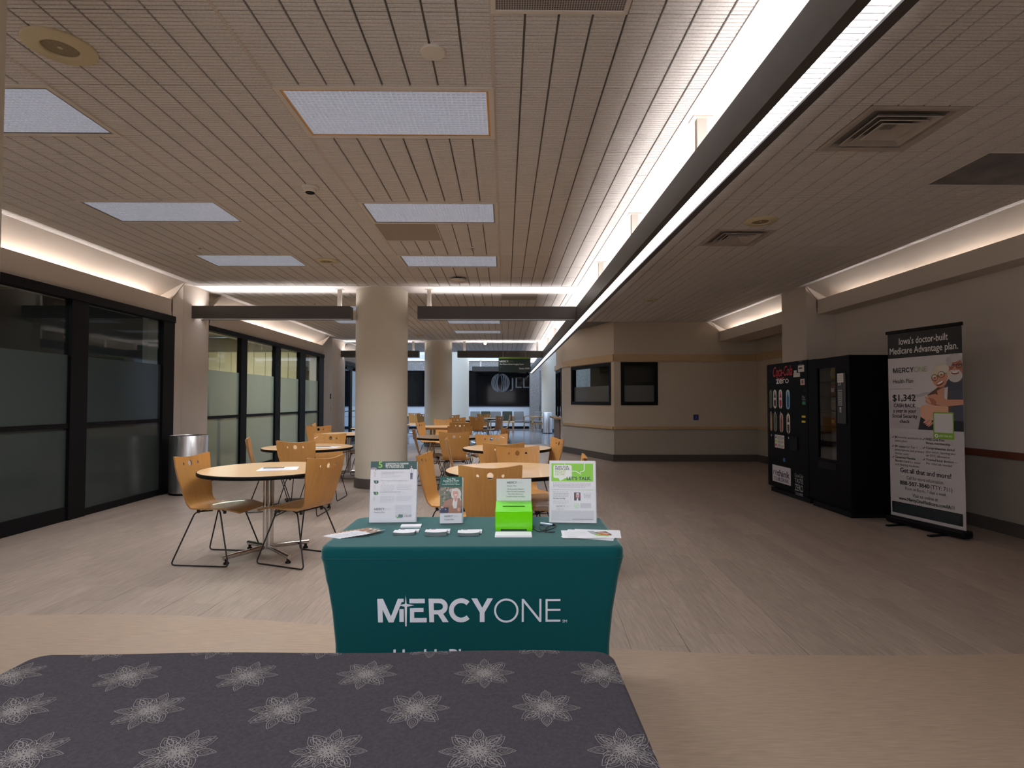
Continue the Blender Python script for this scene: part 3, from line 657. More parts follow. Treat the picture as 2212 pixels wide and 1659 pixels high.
# double doors
D0, D1 = 17.05, 19.3
m = MB(); m.box(LX - 0.08, LX + 0.03, D0, D0 + 0.12, 0, 2.52); m.box(LX - 0.08, LX + 0.03, D1 - 0.12, D1, 0, 2.52); m.box(LX - 0.08, LX + 0.03, D0 + .12, D1 - .12, 2.40, 2.52)
dr = m.build('door_1', black_m, None, label='black framed glass double doors at the end of the left wall', kind='structure')
mid = (D0 + D1) / 2
for a, b in ((D0 + 0.13, mid - 0.01), (mid + 0.01, D1 - 0.13)):
    m = MB(); m.box(LX - 0.04, LX + 0.01, a, a + 0.11, 0.01, 2.39); m.box(LX - 0.04, LX + 0.01, b - 0.11, b, 0.01, 2.39); m.box(LX - 0.04, LX + 0.01, a + .11, b - .11, 2.28, 2.39); m.box(LX - 0.04, LX + 0.01, a + .11, b - .11, 0.01, 0.25)
    lf = m.build('door_leaf', black_m, dr)
    m = MB(); m.box(LX - 0.02, LX - 0.012, a + 0.11, b - 0.11, 0.25, 2.28); m.build('pane', glass('door_glass', (0.8, 0.88, 0.95)), lf)
    m = MB(); m.tube(fillet([(LX + 0.01, a + 0.05, 1.0), (LX + 0.06, a + 0.06, 1.0), (LX + 0.06, b - 0.06, 1.0), (LX + 0.01, b - 0.05, 1.0)], 0.02), 0.012); m.build('push_bar', black_m, lf)
    m = MB(); m.box(LX + 0.01, LX + 0.07, a + 0.25, a + 0.5, 2.3, 2.36); m.build('door_closer', black_m, lf)
    m = MB(); m.tube(fillet([(LX - 0.04, a + 0.16, 0.75), (LX - 0.09, a + 0.16, 0.75), (LX - 0.09, a + 0.16, 1.0), (LX - 0.04, a + 0.16, 1.0)], 0.02), 0.01); m.build('handle', chrome_m, lf)
# rooms beyond the glass
m = MB(); m.box(-8.6, -8.5, YB, YC, 0, CZ); m.box(-8.5, LX - 0.36, 8.75, 8.85, 0, CZ); m.box(-8.5, LX - .36, 15.8, 15.9, 0, CZ); m.box(-8.5, LX - .1, YB, YB + 0.1, 0, CZ)
struct('wall_office', m, pbr('office_wall', (0.42, 0.38, 0.28), 0.8))
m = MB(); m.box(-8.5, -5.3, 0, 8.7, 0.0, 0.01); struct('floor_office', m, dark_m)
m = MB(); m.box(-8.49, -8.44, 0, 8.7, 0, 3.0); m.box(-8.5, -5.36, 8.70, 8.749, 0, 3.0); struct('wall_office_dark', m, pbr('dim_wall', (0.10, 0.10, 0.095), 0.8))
cab_m = pbr('tan_cabinet', (0.60, 0.53, 0.36), 0.6)
for k in range(5):
    x = -5.76 - 0.602 * k
    t = thing('tall_cabinet', '%s tall tan office cabinet from the glass, seen through the farther glass wall' % ('first', 'second', 'third', 'fourth', 'fifth')[k], 'cabinet', (x, 15.55, 0), group='tan cabinets in the lit office')
    m = MB(); m.box(-0.3, 0.3, -0.2, 0.22, 0, 2.62); m.build('body', cab_m, t)
    for s_ in (-1, 1):
        m = MB(); m.box(0.008 if s_ > 0 else -0.295, 0.295 if s_ > 0 else -0.008, -0.222, -0.20, 0.05, 2.60); d_ = m.build('door', cab_m, t)
        m = MB(); m.box(s_ * 0.04 - 0.008, s_ * 0.04 + 0.008, -0.245, -0.222, 1.0, 1.15); m.build('handle', chrome_m, d_)
t = thing('office_table', 'office table behind the frosted glass holding two boxes', 'table', (-5.75, 10.3, 0))
m = MB(); m.box(-0.35, 0.35, -0.8, 0.8, 0.98, 1.02); m.build('tabletop', pbr('grey_laminate', (0.4, 0.4, 0.38), 0.5), t)
for sx in (-.3, .3):
    for sy in (-.74, .74): m = MB(); m.box(sx - .02, sx + .02, sy - .02, sy + .02, 0, 0.98); m.build('leg', black_m, t)
t = thing('document_box', 'tall cream box seen blurred through the frosted glass', 'box', (-5.52, 10.45, 1.02)); m = MB(); m.box(-.12, .12, -.12, .12, 0, .34); m.build('body', pbr('cream_box', (0.7, 0.68, 0.5), 0.7), t); m = MB(); m.box(-.125, .125, -.125, .125, .34, .37); m.build('lid', pbr('cream_box', (0.7, 0.68, 0.5), 0.7), t)
t = thing('document_box', 'short dark box beside the tall cream box', 'box', (-5.52, 10.12, 1.02)); m = MB(); m.box(-.1, .1, -.1, .1, 0, .14); m.build('body', black_m, t); m = MB(); m.box(-.105, .105, -.105, .105, .14, .16); m.build('lid', black_m, t)
# small wall switches on the pier
for y, z, lab, s_ in [(16.05, 1.45, 'small dark card reader on the pier beside the double doors', 0.06), (16.1, 1.1, 'small light switch on the pier below the card reader', 0.045)]:
    t = thing('card_reader' if s_ > 0.05 else 'light_switch', lab, 'wall device', (LX, y, z)); m = MB(); m.box(0, 0.015, -s_ / 2, s_ / 2, -0.07, 0.07); m.build('plate', black_m if s_ > .05 else offw_m, t, 0.003); m = MB(); m.box(0.015, 0.022, -s_ / 5, s_ / 5, -0.02, 0.02); m.build('button', offw_m if s_ > .05 else offw_m, t)

# ================================================================== COLUMNS
def column(x, y, label, r=0.40, z1=CZ + 0.02):
    m = MB(); m.lathe([(r, 0), (r, z1)], 64, c=(x, y)); c = m.build('column', colm, None, label=label, kind='structure')
    m = MB(); m.lathe([(r + 0.012, 0), (r + 0.012, 0.14), (r + 0.008, 0.15), (r, 0.15)], 64, c=(x, y)); m.build('base_trim', base_m, c)
    return c
column(-1.93, 9.04, 'thick round column in the middle, between the round tables')
column(-1.95, 16.9, 'second round column behind the small wooden table')
column(-1.93, 1.60, 'sliver of a round column at the left edge of the picture')
column(-1.91, 24.3, 'third round column standing in the blue daylight', z1=6.5)
column(1.97, 24.3, 'round column partly hidden by the tan booth', z1=6.5)

# ================================================================== FAR LOBBY
m = MB(); m.box(-12, 6.5, YF, YF + 0.2, 0, 1.08); m.box(-12, 6.5, YF, YF + 0.2, 3.18, 3.5)
wall_bl = pbr('lobby_wall', (0.62, 0.64, 0.68), 0.8)
wf = struct('wall_far', m, wall_bl)
m = MB(); m.box(-12, 6.5, YF - 0.3, YF, 2.74, 3.22); m.build('concrete_beam', conc_m, wf)
m = MB(); m.box(-12, 6.5, YF, YF + 0.2, 3.5, 7.5); m.build('upper_wall', pbr('upper_wall', (0.75, 0.8, 0.86), 0.8), wf)
xa, xb, xc = aty(1144, 850, 27).x, aty(1166, 850, 27).x, 2.6
m = MB(); m.box(xa, xb - 0.02, YF - 0.35, YF, 0, 2.74); m.box(xb + 0.02, 4.2, YF - 0.3, YF, 0, 2.74); m.build('concrete_pilaster', conc_m, wf)
m = MB(); m.box(-12.2, -12, 16, 28, 0, 7.5); m.box(6.5, 6.6, 17.5, 28, 0, 7.5); m.box(-8.6, 6.5, YC, YC + 0.1, 3.06, 7.5); m.box(-12, -8.6, YC, YC + .1, 0, 7.5); struct('wall_lobby', m, wall_bl)
m = MB(); m.box(-11.5, xa, YF - 0.03, YF + 0.03, 1.06, 1.12); w5 = m.build('window_5', black_m, None, label='wide dark lobby window with a pale striped emblem and letters', kind='structure')
m = MB(); m.box(-11.5, xa, YF - 0.03, YF + 0.03, 2.68, 2.76); m.build('head_frame', black_m, w5)
gl5 = pbr('dark_window_glass', (0.004, 0.004, 0.005), 0.06, spec=0.2)
xm = [-11.5, -8.6, -5.6, -2.9, xa]
for a, b in zip(xm, xm[1:]):
    m = MB(); m.box(a + 0.02, b - 0.02, YF - 0.005, YF + 0.005, 1.12, 2.68); m.build('pane', gl5, w5)
    m = MB(); m.box(b - 0.02, b + 0.02, YF - 0.03, YF + 0.03, 1.12, 2.68); m.build('mullion', black_m, w5)
# emblem on the glass
pr = Print((0, YF - 0.012, 0), (1, 0, 0), (0, 0, 1))
ec = aty(1081, 827, YF); gr_ = pbr('etched_grey', (0.085, 0.085, 0.09), 0.6)
for k, a in enumerate((0.34, 0.27, 0.19, 0.1)):
    for s_ in (-1, 1): pr.arc(ec.x + s_ * 0.07, ec.z, a, 0.41, 90 if s_ < 0 else -90, 270 if s_ < 0 else 90, 0.05, gr_, 16)
pr.arc(ec.x - 0.02, ec.z, 0.1, 0.4, -90, 90, 0.04, gr_, 16); pr.arc(ec.x + 0.05, ec.z, 0.2, 0.4, 90, 270, 0.035, gr_, 16)
pr.text('JLL', aty(1101, 827, YF).x, ec.z - 0.24, 0.68, gr_, bold=-0.005, width=0.93)
pr.build('emblem', w5, label='pale etched emblem and letters')
m = MB(); m.box(-12, xa - .02, YF - 0.02, YF, 0, 0.12); struct('baseboard_far', m, black_m)
# bright strip lights high on the lobby wall
m = MB(); m.box(-9, 3.5, YF - 0.34, YF - 0.30, 3.20, 3.25); m.build('light_strip', emis('strip', (0.9, 0.93, 1), 2.0), wf, label='thin glowing strip above the concrete beam')

# ================================================================== BOOTH and RIGHT SIDE
A, B, C_, D_, E_ = (1.58, 17.6), (1.52, 14.91), (2.39, 12.5), (5.53, 12.5), (5.53, 9.2)
def wallseg(m, p, q, z0, z1, t=0.08, mt=0, out=0.0):
    p, q = Vector(p), Vector(q); d = (q - p).normalized(); n = Vector((d.y, -d.x))  # outward = towards camera side
    a, b, c, e = p + n * out, q + n * out, q - n * t, p - n * t
    m.prism([tuple(a), tuple(b), tuple(c), tuple(e)], z0, z1, mt)
def on(p, q, s): p, q = Vector(p), Vector(q); return p + (q - p) * s
dirBC = Vector((C_[0] - B[0], C_[1] - B[1])); LBC = dirBC.length
def sBC(px):
    k = (px - 1090) / 1240; # intersection of sight line and face
    d = ray(px, 866); dx = d.x / d.y
    t = (dx * B[1] - B[0]) / ((C_[0] - B[0]) - dx * (C_[1] - B[1])); return t
w1a, w1b = sBC(1234), sBC(1320)
m = MB(); ZW0, ZW1 = 1.225, 2.17
pB, pC = Vector(B), Vector(C_); q0, q1 = on(B, C_, w1a), on(B, C_, w1b)
wallseg(m, B, q0, 0.72, 2.2); wallseg(m, q1, C_, 0.72, 2.2); wallseg(m, q0, q1, 0.72, ZW0); wallseg(m, q0, q1, ZW1, 2.2); wallseg(m, B, C_, 2.3, CZ + 0.02)
x0_, x1_ = aty(1341, 830, 12.5).x, aty(1421, 830, 12.5).x
C2, C3 = (x0_, 12.5), (x1_, 12.5)
wallseg(m, C_, C2, 0.72, 2.2); wallseg(m, C3, D_, 0.72, 2.2); wallseg(m, C2, C3, 0.72, ZW0); wallseg(m, C2, C3, ZW1, 2.2); wallseg(m, C_, D_, 2.3, CZ + 0.02)
wallseg(m, D_, E_, 0.72, CZ + .02); wallseg(m, A, B, 2.2, CZ + 0.02); wallseg(m, A, (1.52, 16.9), 0, 2.2); wallseg(m, (1.52, 15.3), B, 0, 2.2)
bw = struct('wall_booth', m, wall2_m)
m = MB()
for p, q in ((B, C_), (C_, D_), (D_, E_)): wallseg(m, p, q, 0.0, 0.72, out=0.006)
m.build('wainscot', wains_m, bw)
m = MB()
for p, q in ((B, C_), (C_, D_), (D_, E_), ((1.5, 16.9), B)): wallseg(m, p, q, 2.19, 2.34, out=0.03)
t2 = struct('trim_2', m, wood_m, label='maple wood band running around the top of the booth')
m = MB()
for p, q in ((B, C_), (C_, D_), (D_, E_)): wallseg(m, p, q, 0.70, 0.762, out=0.045)
struct('trim_3', m, wood_m, label='maple chair rail running around the booth', bevel=0.008)
m = MB()
for p, q in ((B, C_), (C_, D_), (D_, E_)): wallseg(m, p, q, 0.0, 0.15, out=0.02)
struct('baseboard_booth', m, base_m)
def booth_window(name, label, p, q):
    p, q = Vector(p), Vector(q); d = (q - p).normalized(); fw_ = 0.075
    root = None
    for nm, a, b, z0, z1 in (('frame', p, q, ZW0, ZW0 + fw_), ('h', p, q, ZW1 - fw_, ZW1), ('s', p, p + d * fw_, ZW0 + fw_, ZW1 - fw_), ('s', q - d * fw_, q, ZW0 + fw_, ZW1 - fw_)):
        m = MB(); wallseg(m, a, b, z0, z1, 0.1, out=0.012)
        if root is None: root = m.build(name, black_m, None, label=label, kind='structure')
        else: m.build('frame', black_m, root)
    a, b = p + d * (fw_ + .03), q - d * (fw_ + .03)
    m = MB(); wallseg(m, p + d * fw_, q - d * fw_, ZW0 + fw_, 1.66, 0.06, out=-0.05); m.build('pane', frosted('booth_frost', (0.5, 0.52, 0.5), 0.55, 0.1), root, label='frosted lower pane')
    m = MB(); wallseg(m, p + d * fw_, q - d * fw_, 1.66, ZW1 - fw_, 0.06, out=-0.05); m.build('pane', clear_m, root, label='clear upper pane')
booth_window('window_3', 'dark framed booth window on the angled face beside the corner', q0, q1)
booth_window('window_4', 'dark framed booth window on the face towards the camera', C2, C3)
m = MB(); m.box(2.2, 5.4, 14.6, 14.7, 0, CZ); m.box(2.6, 5.5, 12.6, 17.5, -0.001, 0.002); struct('wall_booth_inside', m, pbr('booth_inside', (0.20, 0.16, 0.12), 0.9))
# service opening and counter on the booth's lobby side
m = MB(); m.box(1.50, 1.56, 15.3, 15.38, 0.9, 2.19); m.box(1.50, 1.56, 16.82, 16.9, 0.9, 2.19)
m.box(1.50, 1.56, 15.38, 16.82, 2.11, 2.19); m.box(1.50, 1.56, 16.08, 16.12, 0.9, 2.11)
w6 = m.build('window_6', black_m, None, label='black framed service window on the lobby side of the booth', kind='structure')
for a, b in ((15.38, 16.08), (16.12, 16.82)): m = MB(); m.box(1.525, 1.53, a, b, 0.9, 2.11); m.build('pane', gl5, w6)
t = thing('service_counter', 'small wooden shelf counter sticking out below the service window', 'counter', (1.5, 16.05, 0))
m = MB(); m.box(-0.17, -0.003, -0.95, 0.85, 0.83, 0.88); m.build('worktop', wood_m, t, 0.006)
m = MB(); m.box(-0.05, -0.003, -0.75, 0.85, 0, 0.83); m.build('front_panel', pbr('brown_panel', (0.22, 0.13, 0.07), 0.5), t)
# blue notice plate
bp = aty(1503.5, 901.5, 12.49); t = thing('wall_plate', 'small square blue wall plate on the booth between window and corner', 'wall plate', (bp.x, 12.494, bp.z))
m = MB(); m.box(-0.055, 0.055, -0.014, 0, -0.06, 0.06); m.build('plate', pbr('blue_plate', (0.01, 0.02, 0.12), 0.5), t, 0.002); m = MB(); m.box(-0.02, 0.02, -0.018, -0.014, -0.03, 0.03); m.build('symbol', pbr('blue_sym', (0.05, 0.08, 0.3), 0.5), t)
# right wall
PX0, PX1, PY0, PY1 = 4.54, 5.6, 8.55, 9.31
m = MB(); m.box(RX, RX + 0.3, YB, PY0, 0.80, CZ + 0.02); m.box(PX0, PX1, PY0, PY1, 0.0, CZ + .02)
wr = struct('wall_right', m, wall_m)
m = MB(); m.box(RX, RX + 0.3, YB, PY0, 0.0, 0.80); m.build('wainscot', pbr('dark_wainscot', (0.30, 0.26, 0.22), 0.8, bump=.3, bscale=90), wr)
m = MB(); m.box(RX - 0.03, RX, YB, PY0, 0.75, 0.82); struct('trim_4', m, dwood_m, label='dark red wooden chair rail on the right wall', bevel=0.006)
m = MB(); m.box(RX - 0.014, RX, YB, PY0, 0, 0.13); m.box(PX0 - 0.012, PX0, PY0, PY1, 0, 0.13); m.box(PX0 - .012, RX, PY0 - 0.012, PY0, 0, 0.13); struct('baseboard_right', m, base_m)
def right_cove(m, y0, y1, back, e0, e1):
    SX = 4.70; zb = 2.62; zl = 2.835
    m.box(SX, SX + 0.05, y0, y1, zb, zl); m.box(SX + .05, SX + 0.6, y0, y1, zb, zb + 0.03)
    m.quad((XR, y0, CZ), (SX + 0.42, y0, zb + 0.1), (SX + 0.42, y1, zb + 0.1), (XR, y1, CZ)); m.quad((SX + 0.42, y0, zb + 0.1), (SX + 0.42, y0, zb + 0.03), (SX + 0.42, y1, zb + 0.03), (SX + 0.42, y1, zb + 0.1))
    for y, e in ((y0, e0), (y1 - 0.02, e1)):
        if e: m.add([(x, yy, z) for yy in (y, y + 0.02) for x, z in ((XR, CZ), (SX, zl), (SX, zb + .03), (SX + 0.42, zb + 0.03), (SX + 0.42, zb + 0.1))], [(0, 4, 3, 2, 1), (5, 6, 7, 8, 9), (0, 1, 6, 5), (1, 2, 7, 6)])
m = MB(); right_cove(m, -1.2, PY0, RX + 0.02, 1, 1); right_cove(m, PY1, 12.5, 5.55, 0, 1); so = m.build('cove', wall_m, wr)
m = MB(); m.box(XR, 6.5, YB, 12.6, 3.07, 3.12); m.build('cap', wall_m, wr)
cove_tubes(4.70 + 0.28, 0.5, PY0 - 0.35, 2.675, wr, 1.3); cove_tubes(4.70 + 0.28, PY1 + 0.1, 12.2, 2.675, wr, 1.3)
m = MB(); m.box(-9, 6.5, YB - 0.1, YB, 0, CZ + 0.05); struct('wall_back', m, wall_m)
m = MB(); m.box(6.4, 6.5, 8, 18, 0, CZ); struct('wall_outer_right', m, wall_m)
# low return grille louvre on the pier side

# ================================================================== CHAIRS
def chair_shell():
    prof = [(-0.315, 0.872), (-0.298, 0.78), (-0.272, 0.68), (-0.245, 0.59), (-0.225, 0.52), (-0.205, 0.475), (-0.165, 0.447), (-0.10, 0.437), (0.0, 0.436), (0.10, 0.444), (0.18, 0.449), (0.235, 0.440), (0.27, 0.418)]
    P = [Vector((a, 0, b)) for a, b in prof]; L = [0]
    for a, b in zip(P, P[1:]): L.append(L[-1] + (b - a).length)
    def cr(v):
        v = max(0, min(L[-1] - 1e-6, v))
        for i in range(len(P) - 1):
            if v <= L[i + 1]:
                t = (v - L[i]) / (L[i + 1] - L[i]); p0 = P[max(i - 1, 0)]; p1, p2 = P[i], P[i + 1]; p3 = P[min(i + 2, len(P) - 1)]
                return 0.5 * ((2 * p1) + (-p0 + p2) * t + (2 * p0 - 5 * p1 + 4 * p2 - p3) * t * t + (-p0 + 3 * p1 - 3 * p2 + p3) * t ** 3)
    T = L[-1]
    wk = [(0, 0.45), (0.06, 0.447), (0.14, 0.435), (0.28, 0.385), (0.38, 0.345), (0.43, 0.345), (0.5, 0.38), (0.58, 0.425), (0.72, 0.44), (0.80, 0.43), (T - 0.02, 0.40), (T, 0.36)]
    def wd(v):
        for (a, b), (c, d) in zip(wk, wk[1:]):
            if v <= c: t = (v - a) / (c - a); t = t * t * (3 - 2 * t); return b + (d - b) * t
        return wk[-1][1]
    def M(u, v):
        dip = 0.030 * (1 - (u / 0.225) ** 2); vv = v + dip * max(0, 1 - v / 0.05)
        p = cr(vv); s = wd(vv) / 0.45; y = u * s
        back = max(0, 1 - v / 0.42); seat = max(0, min(1, (v - 0.45) / 0.1)) * max(0, 1 - max(0, v - 0.68) / 0.15)
        x = p.x + back * 0.75 * y * y + 0.35 * y * y * (1 - back) * (1 if v < 0.45 else 0)
        z = p.z + seat * 0.30 * y * y
        if v < 0.02: # rounded upper corners
            e = max(0, abs(u) - 0.205); z -= e * e * 12 * (1 - v / 0.02)
        return Vector((x, y, z))
    g = 0.015; us = [i * g for i in range(-15, 16)]
    vs = [0, 0.025, 0.05, 0.065, 0.08, 0.095, 0.11, 0.14, 0.18, 0.22, 0.27, 0.32, 0.36, 0.39, 0.415, 0.44, 0.47, 0.51, 0.56, 0.62, 0.68, 0.73, 0.77, T - 0.02, T]
    bm = bmesh.new(); V = {}
    for i, u in enumerate(us):
        for j, v in enumerate(vs): V[i, j] = bm.verts.new(M(u, v))
    holes = [(0.0, 0.0235), (0.09, 0.0115), (-0.09, 0.0115)]; hv = 0.08
    def inhole(i, j):
        if not 2 <= j <= 5: return None
        uc = us[i] + g / 2
        for c, r in holes:
            if abs(uc - c) < 0.03: return c
        return None
    for i in range(30):
        for j in range(len(vs) - 1):
            if inhole(i, j) is None: bm.faces.new((V[i, j], V[i + 1, j], V[i + 1, j + 1], V[i, j + 1]))
    for c, r in holes:
        i0 = int(round((c - 0.03 + 0.225) / g)); ring = []
        for k in range(4): ring.append((i0 + k, 2))
        for k in range(4): ring.append((i0 + 4, 2 + k))
        for k in range(4): ring.append((i0 + 4 - k, 6))
        for k in range(4): ring.append((i0, 6 - k))
        inner = []
        for (i, j) in ring:
            a = math.atan2(vs[j] - hv, us[i] - c); inner.append(bm.verts.new(M(c + r * cos(a), hv + r * sin(a))))
        for k in range(16):
            q = (k + 1) % 16; bm.faces.new((V[ring[k]], V[ring[q]], inner[q], inner[k]))
    bmesh.ops.recalc_face_normals(bm, faces=bm.faces)
    for f in bm.faces: f.smooth = True
    me = bpy.data.meshes.new('shell'); bm.to_mesh(me); bm.free()
    o = bpy.data.objects.new('tmp', me); COL.objects.link(o)
    sm = o.modifiers.new('s', 'SOLIDIFY'); sm.thickness = 0.011; sm.offset = 0; sm.material_offset_rim = 1; sm.use_rim = True
    me.materials.append(plywood_m); me.materials.append(plyedge_m)
    dg = bpy.context.evaluated_depsgraph_get(); r = bpy.data.meshes.new_from_object(o.evaluated_get(dg)); bpy.data.objects.remove(o); r.set_sharp_from_angle(angle=radians(45)); return r
def sled(sy):
    yb, yt = 0.245 * sy, 0.16 * sy; z0 = 0.007
    pts = [(-0.02, yt * 0.6, 0.418), (-0.13, yt, 0.416), (-0.275, yb, z0), (0.215, yb, z0), (0.085, yt, 0.424), (0.02, yt * 0.5, 0.424)]
    return MB().tube(fillet(pts, 0.035, 5), 0.006, 6)
def make_chair():
    t = thing('cafe_chair', 'x', 'chair')
    link('seat_shell', chair_shell(), t)
    for s in (-1, 1): sled(s).build('sled_leg', rod_m, t)
    MB().tube([(-0.10, -0.15, 0.417), (-0.10, 0.15, 0.417)], 0.006, 6).build('cross_bar', rod_m, t)
    MB().tube([(0.10, -0.15, 0.43), (0.10, 0.15, 0.43)], 0.006, 6).build('cross_bar', rod_m, t)
    m = MB()
    for x, y in ((-0.13, 0.12), (-0.13, -0.12), (0.10, 0.12), (0.10, -0.12)): m.lathe([(0.012, 0.40), (0.014, 0.43)], 8, c=(x, y))
    m.build('bumpers', rod_m, t); return t
chair0 = make_chair(); used = [False]
def chair(x, y, rz, label, group='cafe chairs with three round holes in the back'):
    if not used[0]: c = chair0; used[0] = True
    else: c = copy_tree(chair0)
    c.location = (x, y, 0); c.rotation_euler = (0, 0, radians(rz)); c['label'] = label; c['group'] = group; return c
bpy.context.view_layer.update()
LCH = [
 (-2.37, 4.88, -7, 'beech chair at the left of the near left table, before the steel bin'),
 (-1.72, 4.86, 157, 'beech chair at the right of the near left table, facing away'),
 (-2.37, 6.86, 89, 'beech chair with its back turned, between the near left table and the one behind'),
 (-2.86, 7.15, 20, 'beech chair seen edge-on at the left of the second left table'),
 (-2.44, 7.80, -90, 'beech chair facing the camera behind the second left table'),
 (-2.52, 10.0, 180, 'beech chair mostly hidden by the front column, at the third left table'),
 (-3.58, 11.7, 8, 'beech chair seen edge-on beside the glass wall, at the farthest left table'),
 (-3.28, 10.35, -62, 'beech chair facing the camera behind the third left table'),
 (-0.10, 4.33, 90, 'large looking beech chair with its back turned, right behind the green draped table'),
 (-0.42, 4.95, -9, 'beech chair at the left of the near middle table, behind the narrow brochure'),
 (0.19, 5.47, -78, 'bright beech chair facing the camera behind the near middle table'),
 (0.37, 4.78, 173, 'beech chair mostly hidden by the right flyer holder'),
 (-0.02, 6.50, 92, 'beech chair with its back turned at the second middle table'),
 (0.38, 6.98, 194, 'beech chair at the right of the second middle table, before the booth'),
 (-0.13, 7.62, -80, 'beech chair facing the camera at the far side of the second middle table'),
 (-0.41, 7.0, 5, 'beech chair seen edge-on at the left of the second middle table'),
 (-0.25, 9.45, 198, 'beech chair at the right of the third middle table, facing left'),
 (-0.74, 8.72, 90, 'beech chair with its back turned at the near side of the third middle table'),
 (-1.17, 9.28, 12, 'dull beech chair seen edge-on at the left of the third middle table'),
 (-1.55, 12.35, -16, 'beech chair at the left of the wood-legged table, beside the second column'),
 (-1.52, 14.0, -88, 'beech chair facing the camera behind the wood-legged table'),
 (-0.95, 12.55, 90, 'dull beech chair with its back turned, right of the wood-legged table'),
 (-0.80, 10.05, -90, 'bright beech chair facing the camera behind the third middle table'),
 (-1.30, 16.2, 90, 'dull beech chair with its back turned at a dark-edged table past the second column'),
 (-1.70, 18.6, -90, 'tiny looking beech chair right of the second column, facing the camera'),
 (-0.72, 16.95, 72, 'beech chair turned away before the lobby, left one of two back to back'),
 (-0.38, 17.6, 150, 'beech chair turned sideways before the lobby, right one of two back to back'),
 (-0.74, 19.9, -90, 'beech chair facing the camera at the farthest dark-edged table'),
 (-0.10, 18.5, 184, 'beech chair seen edge-on in front of the patterned lounge chair'),
 (-3.42, 21.6, -88, 'far beech chair facing the camera in the gap left of the second column'),
 (-2.95, 20.8, 100, 'far beech chair with its back turned in the gap left of the second column'),
]
for a in LCH: chair(*a)

# ================================================================== ROUND TABLES
def make_table(r=0.55, n=56):
    t = thing('round_table', 'x', 'table')
    m = MB(); m.lathe([(0.0, 0.7405), (r - 0.008, 0.7405), (r - 0.004, 0.7385)], n, smooth=False); m.build('tabletop', lam_m, t)
    m = MB(); m.lathe([(r - 0.006, 0.7395), (r, 0.738), (r + 0.002, 0.728), (r, 0.712), (r - 0.006, 0.708), (0, 0.708)], n); m.build('edge_band', black_m, t, label='black rubber edge band')
    m = MB(); m.box(-.18, .18, -.18, .18, 0.69, 0.708); m.build('mounting_plate', black_m, t)
    for k in range(4):
        a = radians(45 + 90 * k); m = MB(); m.tube([(0.024 * cos(a), 0.024 * sin(a), 0.06), (0.024 * cos(a), 0.024 * sin(a), 0.69)], 0.0215, 12); m.build('post', chrome_m, t)
    for k in range(4):
        a = radians(45 + 90 * k); c, s = cos(a), sin(a); m = MB(); m.tube([(0.03 * c, 0.03 * s, 0.078), (0.37 * c, 0.37 * s, 0.052)], 0.019, 12); ft = m.build('foot', chrome_m, t)
        m = MB(); m.lathe([(0.022, 0.0), (0.022, 0.012), (0.012, 0.018), (0.012, 0.04)], 12, c=(0.345 * c, 0.345 * s)); m.build('glide', black_m, ft)
    return t
tab0 = make_table(); bpy.context.view_layer.update()
LT = [(-2.02, 4.97, 3, 'near left round table with a leaflet on it'),
      (-2.48, 7.30, 20, 'second left round table, with a magazine on it'),
      (-2.75, 10.2, 10, 'third left round table, cut by the front column'),
      (-2.72, 12.3, 0, 'farthest left round table, barely showing beside the front column'),
      (0.05, 4.88, 30, 'near middle round table right behind the green draped table'),
      (0.03, 7.15, 12, 'second middle round table, right of the edge-on chair'),
      (-0.93, 9.38, 0, 'third middle round table, between front and second columns'),
      (-1.05, 17.5, 0, 'dark-edged round table before the lobby, right of the second column'),
      (-0.55, 19.2, 0, 'farthest round table, before the lounge chairs'),
      (-3.75, 22.4, 0, 'round table in the gap left of the second column')]
for i, (x, y, rz, lab) in enumerate(LT):
    t = tab0 if i == 0 else copy_tree(tab0); t.location = (x, y, 0); t.rotation_euler = (0, 0, radians(rz)); t['label'] = lab; t['group'] = 'round cafe tables'
t = thing('wooden_table', 'small wooden table on brown legs by the second column', 'table', (-1.42, 13.2, 0))
m = MB(); m.box(-0.48, 0.48, -0.45, 0.45, 0.715, 0.74); m.build('tabletop', lam_m, t, 0.004)
m = MB(); m.box(-0.44, 0.44, -0.41, 0.41, 0.68, 0.715); m.build('apron', ltwood_m, t)
for sx in (-.22, .22):
    for sy in (-.3, .3): m = MB(); m.tube([(sx, sy, 0.69), (sx * 1.15, sy * 1.2, 0)], [0.026, 0.018], 10); m.build('leg', ltwood_m, t)
for y in (-.31, .31): m = MB(); m.tube([(-0.24, y, 0.33), (0.24, y, 0.33)], 0.012, 8); m.build('stretcher', ltwood_m, t)
def leaflet(name, label, x, y, z, rz, w=0.28, l=0.22, seed=1, dark=True):
    t = thing(name, label, 'leaflet', (x, y, z), rz); m = MB()
    N = 6
    for k, (dx, dz, a) in enumerate(((0, 0, 0), (0.012, 0.0015, 0.05))):
        m.T = Matrix.Translation((dx, 0, dz)) @ Matrix.Rotation(a, 4, 'Z'); m.box(-w / 2, w / 2, -l / 2, l / 2, 0.0003, 0.0012)
    m.T = None; m.build('sheets', paper_m, t)
    p = Print((-w / 2 + .012, -l / 2, 0.0028), (1, 0, 0), (0, 1, 0)); 
    p.T = None
    if dark: p.rect(0.01, l * 0.62, w * 0.6, l * 0.96, (60, 62, 60)); p.ell(w * 0.42, l * 0.7, 0.035, 0.025, (120, 70, 45)); p.ell(w * 0.3, l * 0.8, 0.03, 0.02, (45, 75, 55))
    p.greek(w * 0.1, w * 0.9, l * 0.45, 0.004, (150, 150, 155), 5, 0.02, seed); p.build('print', t); return t
leaflet('leaflet', 'white leaflet with a dark photo on the near left table', -1.93, 4.93, 0.7405, 12, 0.30, 0.24)
leaflet('leaflet', 'thin magazine lying on the second left table', -2.25, 7.22, 0.7405, -5, 0.34, 0.24, 3)

